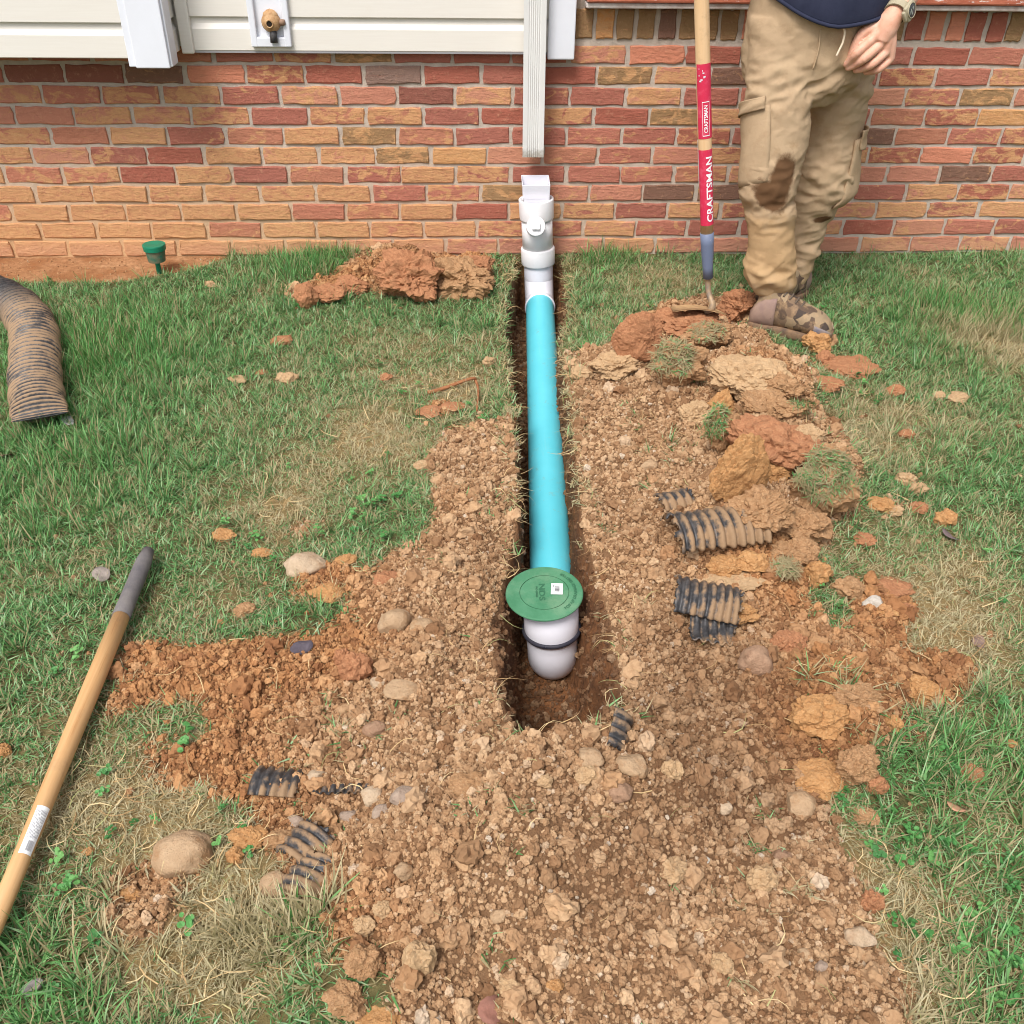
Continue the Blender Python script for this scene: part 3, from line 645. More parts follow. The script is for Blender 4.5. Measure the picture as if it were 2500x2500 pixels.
bars += [box((-lr*.10, -lr*.1, 0), (.0012, lr*.12, .0002)), box((-lr*.10, lr*.1, 0), (.0012, lr*.08, .0002)), box((lr*.10, 0, 0), (.001, lr*.2, .0002))]
v, f = join(*bars); v = rot2(v, -.12); v[:, 0] += lr*.335; v[:, 1] += lr*.07
mk('barcode', (np.array([(lM @ Vector((x, y, .0054+z)))[:] for x, y, z in v]), f), M_INK, stk)
pb = []
for k, (h, ln, th) in enumerate(((-.052, .55, .0012), (-.0555, .45, .0009), (-.060, .40, .0022), (-.064, .10, .002), (-.068, .12, .0009))):
    a0 = -2.35+(.28 if k == 3 else 0)+(.3 if k == 4 else 0)
    for q in range(int(ln/.05)):
        aa = a0+q*.05; c_ = axisM(stem, sd) @ Vector((sr*1.006*math.cos(aa), sr*1.006*math.sin(aa), h))
        b_ = box((0, 0, 0), (.0006, sr*.035, th)); R_ = Matrix.Translation(c_) @ Matrix.Rotation(aa, 4, 'Z'); pb.append(xform(b_, R_))
mk('printed_mark', join(*pb), simple('grey_ink', S(130,126,134), .7), em)

# ------------------------------------------------------------------ scattered stuff: points carrying instances
def scatter_tree():
    ng = bpy.data.node_groups.new('scatter', 'GeometryNodeTree')
    ng.interface.new_socket('Geometry', in_out='INPUT', socket_type='NodeSocketGeometry')
    ng.interface.new_socket('Source', in_out='INPUT', socket_type='NodeSocketCollection')
    ng.interface.new_socket('Geometry', in_out='OUTPUT', socket_type='NodeSocketGeometry')
    N = ng.nodes; L = ng.links
    gi = N.new('NodeGroupInput'); gq = N.new('NodeGroupOutput')
    ci = N.new('GeometryNodeCollectionInfo'); ci.inputs['Separate Children'].default_value = True; ci.inputs['Reset Children'].default_value = True
    ip = N.new('GeometryNodeInstanceOnPoints'); ip.inputs['Pick Instance'].default_value = True
    def na(name, typ):
        q = N.new('GeometryNodeInputNamedAttribute'); q.data_type = typ; q.inputs['Name'].default_value = name; return q.outputs['Attribute']
    er = N.new('FunctionNodeEulerToRotation')
    L.new(gi.outputs[0], ip.inputs['Points']); L.new(gi.outputs[1], ci.inputs[0]); L.new(ci.outputs[0], ip.inputs['Instance'])
    L.new(na('pick', 'INT'), ip.inputs['Instance Index']); L.new(na('rot', 'FLOAT_VECTOR'), er.inputs[0]); L.new(er.outputs[0], ip.inputs['Rotation'])
    L.new(na('size', 'FLOAT_VECTOR'), ip.inputs['Scale']); L.new(ip.outputs[0], gq.inputs[0])
    return ng
SCAT = scatter_tree()
def source(name, meshes):
    c = bpy.data.collections.new(name)
    for i, m in enumerate(meshes):
        o = bpy.data.objects.new('%s_%02d' % (name, i), m); c.objects.link(o)
    return c
def scatter(name, src, P, rot, size, label, cat, attrs, pick=None, n=1):
    me = bpy.data.meshes.new(name); me.vertices.add(len(P)); me.vertices.foreach_set('co', np.asarray(P, np.float32).ravel())
    a = me.attributes.new('rot', 'FLOAT_VECTOR', 'POINT'); a.data.foreach_set('vector', np.asarray(rot, np.float32).ravel())
    size = np.asarray(size, np.float32); size = np.repeat(size[:, None], 3, 1) if size.ndim == 1 else size
    a = me.attributes.new('size', 'FLOAT_VECTOR', 'POINT'); a.data.foreach_set('vector', size.ravel())
    a = me.attributes.new('pick', 'INT', 'POINT'); a.data.foreach_set('value', rng.integers(0, n, len(P)) if pick is None else pick)
    for k, v in attrs.items():
        a = me.attributes.new(k, 'FLOAT', 'POINT'); a.data.foreach_set('value', np.asarray(v, np.float32))
    o = bpy.data.objects.new(name, me); COL.objects.link(o); tag(o, label, cat, None, 'stuff')
    m = o.modifiers.new('scatter', 'NODES'); m.node_group = SCAT
    m[[s.identifier for s in SCAT.interface.items_tree if s.name == 'Source'][0]] = src
    return o
def raw_mesh(name, vf, mat, attrs=None, smooth=False):
    me = bpy.data.meshes.new(name); me.from_pydata(np.asarray(vf[0]).tolist(), [], vf[1]); me.update(); me.materials.append(mat)
    for k, v in (attrs or {}).items(): a = me.attributes.new(k, 'FLOAT', 'POINT'); a.data.foreach_set('value', np.asarray(v, np.float32))
    if smooth: me.polygons.foreach_set('use_smooth', [True]*len(me.polygons))
    return me
VX0, VX1, VY0, VY1 = -2.3, 2.9, -3.25, -.012

# ---- grass
def grass_material():
    t = NT('grass'); oi = t.n('ObjectInfo', o=None)
    inst = lambda k: t.n('Attribute', o=None, attribute_name=k, attribute_type='INSTANCER').outputs['Fac']
    geo = lambda k: t.n('Attribute', o=None, attribute_name=k, attribute_type='GEOMETRY').outputs['Fac']
    rb_, al, dr, lu = geo('blade'), geo('along'), inst('dryness'), inst('lushness')
    g = t.ramp(rb_, [(0., S(52,96,52)), (.3, S(82,138,76)), (.6, S(108,165,98)), (.85, S(137,186,120)), (1., S(172,200,158))])
    g = t.mix(t.math('MULTIPLY', lu, .6), g, t.ramp(rb_, [(0., S(52,114,44)), (1., S(116,186,84))]))
    st = t.ramp(geo('blade2'), [(0., S(166,146,112)), (.5, S(194,176,138)), (1., S(212,198,164))])
    isd = t.step(t.math('SUBTRACT', t.math('MULTIPLY_ADD', dr, .92, .17), geo('blade2')), -.04, .06)
    c = t.mix(isd, g, st)
    c = t.mix(t.math('MULTIPLY', t.math('SUBTRACT', 1., al), .35), c, S(112,130,80))
    d = t.n('BsdfPrincipled', {'Base Color': c, 'Roughness': .55, 'Specular IOR Level': .3})
    tr = t.n('BsdfTranslucent', {'Color': t.mix(.3, c, S(110,170,70))})
    mx = t.n('MixShader', {0: .28, 1: d, 2: tr}); t.t.links.new(mx, t.out.inputs[0]); return t.m
M_GRASS = grass_material()
def blade(r, base, L, w, az, lean, curl, seg=3):
    V = []; p = np.array(base, float); h = np.array([math.cos(az), math.sin(az), 0]); s = np.array([-math.sin(az), math.cos(az), 0])
    a = lean
    for k in range(seg+1):
        f = k/seg; ww = w*(1-f**1.6)*.5+.0001
        V += [p-s*ww, p+s*ww]; a2 = a+curl*f
        p = p+(h*math.sin(a2)+np.array([0, 0, 1])*math.cos(a2))*L/seg
    F = [(2*k, 2*k+1, 2*k+3, 2*k+2) for k in range(seg)]
    return V, F, [k/seg for k in range(seg+1) for _ in (0, 1)]
def tuft(seed, nbl=13, spread=.022, L=(.016, .042), w=(.0024, .0046), lean=(.55, 1.5), flat=0.):
    r = random.Random(seed); VV = []; FF = []; b1 = []; b2 = []; al = []; k = 0
    for _ in range(nbl):
        q = r.uniform(0, 6.283); d = spread*math.sqrt(r.random())
        V, F, a = blade(r, (d*math.cos(q), d*math.sin(q), -.004), r.uniform(*L), r.uniform(*w), r.uniform(0, 6.283), r.uniform(*lean), r.uniform(-.2, .9))
        VV += V; FF += [[i+k for i in f] for f in F]; k += len(V); u, u2 = r.random(), r.random(); b1 += [u]*len(V); b2 += [u2]*len(V); al += a
    return raw_mesh('tuft', (VV, FF), M_GRASS, {'blade': b1, 'blade2': b2, 'along': al})
src_g = source('grass_source', [tuft(i) for i in range(9)]+[tuft(50+i, 14, .016, (.04, .085), (.0024, .0042), (.1, .95)) for i in range(4)])
def pts_in(n): return rng.uniform(VX0, VX1, n), rng.uniform(VY0, VY1, n)
x, y = pts_in(116000)
so_v = samp(soil_s, x, y); td = trench_d(x, y); cl = samp(clov, x, y); dv = samp(dry, x, y); lv = samp(lush, x, y)
dens = (1-sstep(.2, .8, so_v))*(1-sstep(.2, .6, samp(blur(bare, .015), x, y)))*(td < .004)
dens *= (.42+.9*fbm(x, y, 12, 101, 3))
edge_ = (so_v > .1) & (so_v < .9)
near_lip = np.exp(-(np.maximum(-td, 0)/.03)**2)*(td < .004)
far_part = (y > -1.4)          # turf survives along the far lips under thin soil
dens = np.maximum(dens, near_lip*np.where(y < -1.75, .08, .35+.4*far_part))
dens = np.maximum(dens, .10*(so_v > .5)*(fbm(x, y, 7, 102, 3) > .66)*(td < 0))
keep = rng.random(len(x)) < dens
x, y, dv, lv, nl, so_v = x[keep], y[keep], dv[keep], lv[keep], near_lip[keep], so_v[keep]
z = ground_z(x, y)
long_ = (rng.random(len(x)) < .02+.5*lv)
pick = np.where(long_, 9+rng.integers(0, 4, len(x)), rng.integers(0, 9, len(x)))
tilt = rng.normal(0, .15, (len(x), 2)); rot = np.stack([tilt[:, 0], tilt[:, 1], rng.uniform(0, 6.283, len(x))], 1)
sz = rng.uniform(.62, 1.1, len(x))*(1-.25*dv)*(.9+.35*lv)
dv2 = np.clip(dv*1.05+.45*nl+.35*(so_v > .3)+rng.normal(0, .08, len(x)), 0, 1)
scatter('lawn_grass', src_g, np.stack([x, y, z], 1), rot, sz, 'patchy green and straw coloured lawn grass either side of the trench', 'grass', {'dryness': dv2, 'lushness': lv}, pick)

# ---- clover
def clover_mat():
    t = NT('clover'); r = t.n('ObjectInfo', o=None).outputs['Random']; c = t.ramp(r, [(0., S(56,104,52)), (.5, S(76,130,66)), (1., S(104,152,84))])
    t.bsdf(c, .5, None, .3); return t.m
M_CLOV = clover_mat()
def clover(seed):
    r = random.Random(seed); V = []; F = []
    for q in range(3):
        for lf in range(3):
            a = lf*2.094+r.uniform(-.2, .2)+q; cx, cy = r.uniform(-.008, .008)+q*.006-.006, r.uniform(-.008, .008); h = .012+.006*q+r.uniform(0, .006); R = .0062*r.uniform(.8, 1.2); k = len(V)
            ctr = np.array([cx+R*math.cos(a), cy+R*math.sin(a), h]); V.append(ctr-np.array([0, 0, .0008]))
            for j in range(7):
                b = 2*math.pi*j/7; V.append(ctr+np.array([R*.95*math.cos(b), R*.95*math.sin(b), .0012*math.sin(b*2)+r.uniform(-.001, .001)]))
            F += [(k, k+1+j, k+1+(j+1) % 7) for j in range(7)]
    return raw_mesh('clover', (V, F), M_CLOV)
src_c = source('clover_source', [clover(i) for i in range(5)])
x, y = pts_in(60000); cv = samp(clov, x, y); td = trench_d(x, y); so_v = samp(soil_s, x, y)
keep = (rng.random(len(x)) < (cv*.2*(fbm(x, y, 20, 110, 2) > .45)+.005)*(1-sstep(.2, .7, so_v))) & (td < -.004) & (samp(bare, x, y) < .5)
x, y = x[keep], y[keep]
scatter('clover', src_c, np.stack([x, y, ground_z(x, y)+.004], 1), np.stack([rng.normal(0, .25, len(x)), rng.normal(0, .25, len(x)), rng.uniform(0, 6.28, len(x))], 1), rng.uniform(.45, .85, len(x)), 'small green clover leaves growing through the lawn', 'clover', {}, None, 5)

# ---- soil crumbs and clods
def crumb_mat():
    t = NT('soil_crumb'); oi = t.n('ObjectInfo', o=None)
    inst = lambda k: t.n('Attribute', o=None, attribute_name=k, attribute_type='INSTANCER').outputs['Fac']
    v = t.coord(); c = soil_color(t, oi.outputs['Random'], inst('warmth'), inst('wetness'), v, 3.5)
    t.bsdf(c, .95, t.bump(t.noise(v, 4., 6, .7), .5, .0025), .12); return t.m
M_CRUMB = crumb_mat()
src_s = source('soil_source', [raw_mesh('crumb', rock(300+i, (1, .92, .78), 2, .4, 1.3, .2, 5 if i % 2 else 2, .58, .7), M_CRUMB, None, False) for i in range(8)]
   + [raw_mesh('clod', rock(330+i, (1, .9, .75), 3, .45, 1.2, .18, 4, .6, 1.0), M_CRUMB, None, False) for i in range(6)])
def soil_points(n, smin, smax, power, mask_fn, sink=.3, big=False):
    x, y = pts_in(n); k = rng.random(n) < mask_fn(x, y); x, y = x[k], y[k]; u = rng.random(len(x))
    s = (smin**(1-power)+u*(smax**(1-power)-smin**(1-power)))**(1/(1-power))
    z = ground_z(x, y)+s*(.5*.75-sink*.75)
    return x, y, z, s
full = lambda x, y: sstep(.3, .7, samp(soil_s, x, y))*(trench_d(x, y) < -.004)*np.clip(.45+1.0*fbm(x, y, 7, 120, 3), 0, 1)
fine_ = lambda x, y: np.maximum(sstep(.1, .6, samp(soil_s, x, y)), .05*samp(bare, x, y))*(trench_d(x, y) < -.002)
def fringe(x, y):
    w = samp(blur(soil, .12), x, y); return np.clip(.02+.6*w**1.3, 0, .6)*(1-sstep(.3, .7, samp(soil_s, x, y)))*(trench_d(x, y) < -.004)*(samp(bare, x, y) < 2)
floor_m = lambda x, y: (trench_d(x, y) > .004)*1.
sets = [soil_points(420000, .004, .009, 2.2, fine_), soil_points(380000, .0065, .0135, 2.2, full, .15), soil_points(30000, .012, .026, 2.6, full, .2), soil_points(4200, .024, .05, 2.4, full, .28), soil_points(42000, .004, .02, 2.4, fringe, .2),
        soil_points(260000, .005, .020, 2.0, floor_m, .25)]
x = np.concatenate([q[0] for q in sets]); y = np.concatenate([q[1] for q in sets]); z = np.concatenate([q[2] for q in sets]); s = np.concatenate([q[3] for q in sets])
inT = np.concatenate([np.full(len(q[0]), 1. if i == 5 else 0.) for i, q in enumerate(sets)])
pick = np.where(s > .011, rng.integers(8, 14, len(x)), rng.integers(0, 8, len(x)))
wt = np.clip(samp(wet, x, y)*.5+inT*1.0+rng.normal(0, .1, len(x)), 0, 1); wm = np.clip(samp(warm, x, y)+rng.normal(0, .1, len(x))-.3*inT, 0, 1)
wt = np.where(s > .014, wt*.7, wt)
scatter('loose_soil', src_s, np.stack([x, y, z], 1), rng.uniform(0, 6.28, (len(x), 3)), s, 'crumbly tan and orange dug soil heaped around the trench', 'soil', {'warmth': wm, 'wetness': wt}, pick)

# ---- straw and root hairs lying on the soil and hanging over the lips
def straw_mat():
    t = NT('straw'); r = t.n('ObjectInfo', o=None).outputs['Random']; c = t.ramp(r, [(0., S(150,120,82)), (.4, S(188,158,112)), (.8, S(212,188,142)), (1., S(128,140,82))])
    t.bsdf(c, .7, None, .2); return t.m
M_STRAW = straw_mat()
def straw(seed):
    r = random.Random(seed); V, F, _ = blade(r, (0, 0, 0), .05, .0016, 0, 1.45, r.uniform(-.2, .25), 4)
    V = np.array(V); V[:, 1] += .012*np.sin(V[:, 0]*r.uniform(30, 80))*r.choice((-1, 1)); V[:, 2] += .006*np.sin(V[:, 0]*60); return raw_mesh('straw', (V, F), M_STRAW)
src_w = source('straw_source', [straw(i) for i in range(8)])
x, y = pts_in(80000); td = trench_d(x, y); so_v = samp(soil_s, x, y)
lip = np.exp(-((td+.012)/.022)**2)*np.where(y < -1.75, .2, .5)
pr = lip*.95 + .028*(so_v > .4)*(td < 0) + .10*((so_v > .15) & (so_v < .55)) + .45*sstep(.45, 1, samp(dry, x, y))*(so_v < .4)
keep = (rng.random(len(x)) < pr) & (td < .02) & (samp(bare, x, y) < .5); x, y, td = x[keep], y[keep], td[keep]
side = np.where(np.abs(x-.3) < .4, np.sign(.27-x), 1)
yaw = np.where((np.abs(td+.005) < .03), np.where(side > 0, 0, math.pi)+rng.normal(0, .7, len(x)), rng.uniform(0, 6.28, len(x)))
pitch = np.where((np.abs(td+.005) < .03), rng.uniform(-.1, .7, len(x)), rng.normal(0, .12, len(x)))
scatter('dry_straw', src_w, np.stack([x, y, surf_z(x, y)+.006+.006*rng.random(len(x))], 1), np.stack([rng.normal(0, .3, len(x)), pitch, yaw], 1), rng.uniform(.5, 1.3, len(x)), 'dry straw and root hairs strewn over soil and trench lips', 'straw', {}, None, 8)

# ------------------------------------------------------------------ single stones, clay lumps and sods (photo pixel, width and height in pixels)
def lump_mat(name, a, b, c, sc=45., bump=.8, dist=.007, rough=.95):
    t = NT(name); v = t.coord(); n = t.noise(v, sc, 7, .68); n2 = t.noise(v, sc*5, 5, .7)
    col = t.mix(t.ramp(n, [(.35, 0), (.65, 1)]), a, b); col = t.mix(t.ramp(n2, [(.5, 0), (.72, .8)]), col, c)
    col = t.mix(t.ramp(n2, [(.25, .6), (.4, 0)]), col, t.mix(.6, col, S(90,56,34)))
    t.bsdf(col, rough, t.bump(t.math('ADD', n, t.math('MULTIPLY', n2, .5)), bump, dist), .15); return t.m
def stone_mat(name, a, b, c, rough=.75):
    t = NT(name); v = t.coord(); n = t.noise(v, 34., 7, .7); n2 = t.noise(v, 22., 5, .65); n3 = t.noise(v, 160., 4, .7)
    col = t.mix(t.ramp(n, [(.35, 0), (.65, 1)]), a, b); col = t.mix(t.ramp(n2, [(.48, 0), (.64, .85)]), col, c); col = t.mix(t.ramp(n3, [(.3, .5), (.45, 0)]), col, t.mix(.5, col, S(90,64,44)))
    t.bsdf(col, rough, t.bump(t.math('ADD', n, t.math('MULTIPLY', n3, .6)), .8, .008), .2); return t.m
MS = dict(tan=stone_mat('tan_stone', S(168,138,106), S(184,156,124), S(152,114,78)), pale=stone_mat('pale_stone', S(180,156,128), S(194,172,146), S(166,132,100)),
  brown=stone_mat('brown_stone', S(146,114,90), S(168,136,110), S(116,86,66)), grey=stone_mat('grey_stone', S(152,132,116), S(174,154,136), S(136,108,86)),
  white=stone_mat('quartz', S(186,176,162), S(204,196,184), S(164,144,120), .45),
  clay=lump_mat('orange_clay', S(168,122,78), S(182,138,92), S(194,156,112)), red=lump_mat('red_clay', S(152,104,74), S(172,122,88), S(186,140,102)),
  dirt=lump_mat('brown_dirt', S(148,112,78), S(172,134,98), S(190,156,118)), tand=lump_mat('tan_dirt', S(172,140,104), S(186,155,118), S(196,168,134)))
GRP = {'stone': 'stones turned up by digging', 'lump': 'soil lumps turned up by digging'}
_rs = random.Random(11)
def lump(px, py, w, h, mat, label, name='stone', cuts=0, lumpy=0., tall=.62, deep=.8, sink=.36, seed=None, sub=4, upright=False, tilt=None):
    if name == 'clay_lump' and 1480 < px < 2110 and 740 < py < 1450: w, h = w*1.22, h*1.22
    p = hit(px, py+h*.32); k = mm(p); W = w*k; Hh = h*k
    seed = _rs.randrange(9999) if seed is None else seed
    sz = Hh*tall/.8 if not upright else Hh*1.0
    v, f = rock(seed, (W, W*deep if not upright else W*.42, sz), (5 if w > 85 and lumpy else sub), .25, 1.25, .04+.05*(lumpy > 0), cuts, .6, lumpy)
    rz_ = _rs.uniform(-.35, .35); R = Matrix.Rotation(rz_, 4, 'Z')
    if tilt: R = R @ Matrix.Rotation(tilt[0], 4, 'X') @ Matrix.Rotation(tilt[1], 4, 'Y')
    v, f = xform((v, f), R); v = v+np.array([p[0], p[1], 0]); v[:, 2] += p[2]-v[:, 2].min()-(v[:, 2].max()-v[:, 2].min())*sink
    base = 'stone' if mat in ('tan', 'pale', 'brown', 'grey', 'white') else 'lump'
    return mk(name, (v, f), MS[mat], None, lumpy == 0, label, 'stone' if base == 'stone' else 'soil clump', GRP[base])
for a in [
 (457,2053,142,118,'tan','large tan rounded cobble in the grass right of the wooden handle','cobble',2),
 (745,1360,98,78,'pale','pale angular flat stone lying on the lawn left of the trench','flat_stone',6),
 (1842,1592,88,108,'brown','big smooth brown cobble beside the black ribbed plastic shards','cobble',1),
 (1950,1945,92,70,'tan','flat tan stone capped with crumbs under the lower right clay lumps','flat_stone',4),
 (2095,2272,76,88,'pale','pale oval stone at the soil edge, bottom right','cobble',2),
 (2133,1462,54,50,'white','lumpy white quartz stone on the right lawn','quartz_stone',3),
 (980,2113,64,72,'tan','triangular tan stone in the near soil heap','angular_stone',6),
 (912,1930,72,56,'pale','pale flattened oval stone at the end of the wavy plastic strip','cobble',3),
 (988,1933,72,46,'grey','smooth oval grey stone right of the pale flattened one','cobble',0),
 (935,1974,54,40,'grey','small grey wedge stone just below the paired oval stones','angular_stone',4),
 (1510,1917,66,66,'brown','round purplish brown stone half buried in front of the trench end','cobble',1),
 (1545,1855,86,62,'tan','angular wedge-shaped tan chunk above the round purplish stone','angular_stone',7),
 (1768,1963,40,40,'pale','small pale pebble alone in the right near soil','pebble',2),
 (1683,1993,22,18,'white','tiny white pebble in a dark hollow of near soil','pebble',1),
 (1586,1130,44,32,'tan','small tan pebble on the soil right of the blue pipe','pebble',1),
 (915,1770,58,52,'brown','rounded brown stone in the soil left of the trench end','cobble',2),
 (985,1677,92,42,'tan','long tapered tan stone left of the emitter elbow','angular_stone',5),
 (920,1660,42,36,'pale','small cream stone left of the long tapered one','pebble',3),
 (853,1986,46,32,'grey','small flat grey stone left of the grey wedge stone','flat_stone',3),
 (772,1885,44,30,'pale','small pointed pale stone above the wavy plastic strip','angular_stone',5),
 (1438,1842,80,48,'tan','oblong dusty stone below the small black rib at the trench end','cobble',2),
 (966,1500,84,90,'tan','large flat stone embedded in the left soil bank','flat_stone',4),
 (1030,1520,66,60,'tan','rounded stone embedded beside the large flat one in the bank','cobble',2),
 (1910,2085,62,46,'brown','dusty brown stone in the soil near the right edge','cobble',3),
 (1945,2045,34,32,'pale','small pale pebble at the right soil margin','pebble',2),
 (1720,2095,24,24,'white','tiny white stone chip in the right near soil','pebble',2),
 (2005,2350,34,44,'grey','dark grey pebble below the pale oval stone','pebble',1),
 (1960,2320,42,36,'tan','blocky tan pebble left of the dark grey pebble','angular_stone',4),
 (1390,2060,20,16,'white','tiny white pebble in the middle of the near soil','pebble',1),
 (1130,2265,40,66,'tan','upright finger-like tan stone in the near heap','angular_stone',4),
 (1220,2225,48,44,'tan','squarish tan stone right of the finger-like stone','angular_stone',4),
 (1352,2190,50,30,'tan','flat tan stone lying in the middle near soil','flat_stone',4),
 (720,1995,44,44,'grey','round dusty grey stone above the mud-caked plastic shard','cobble',1),
 (675,2145,84,52,'tan','broad tan stone left of the mud-caked plastic shard','cobble',3),
 (1295,1590,1,1,'tan',None,'x',0),
]:
    if a[5] is None: continue
    lump(*a[:6], name=a[6], cuts=a[7])
C_ = 'clay_lump'
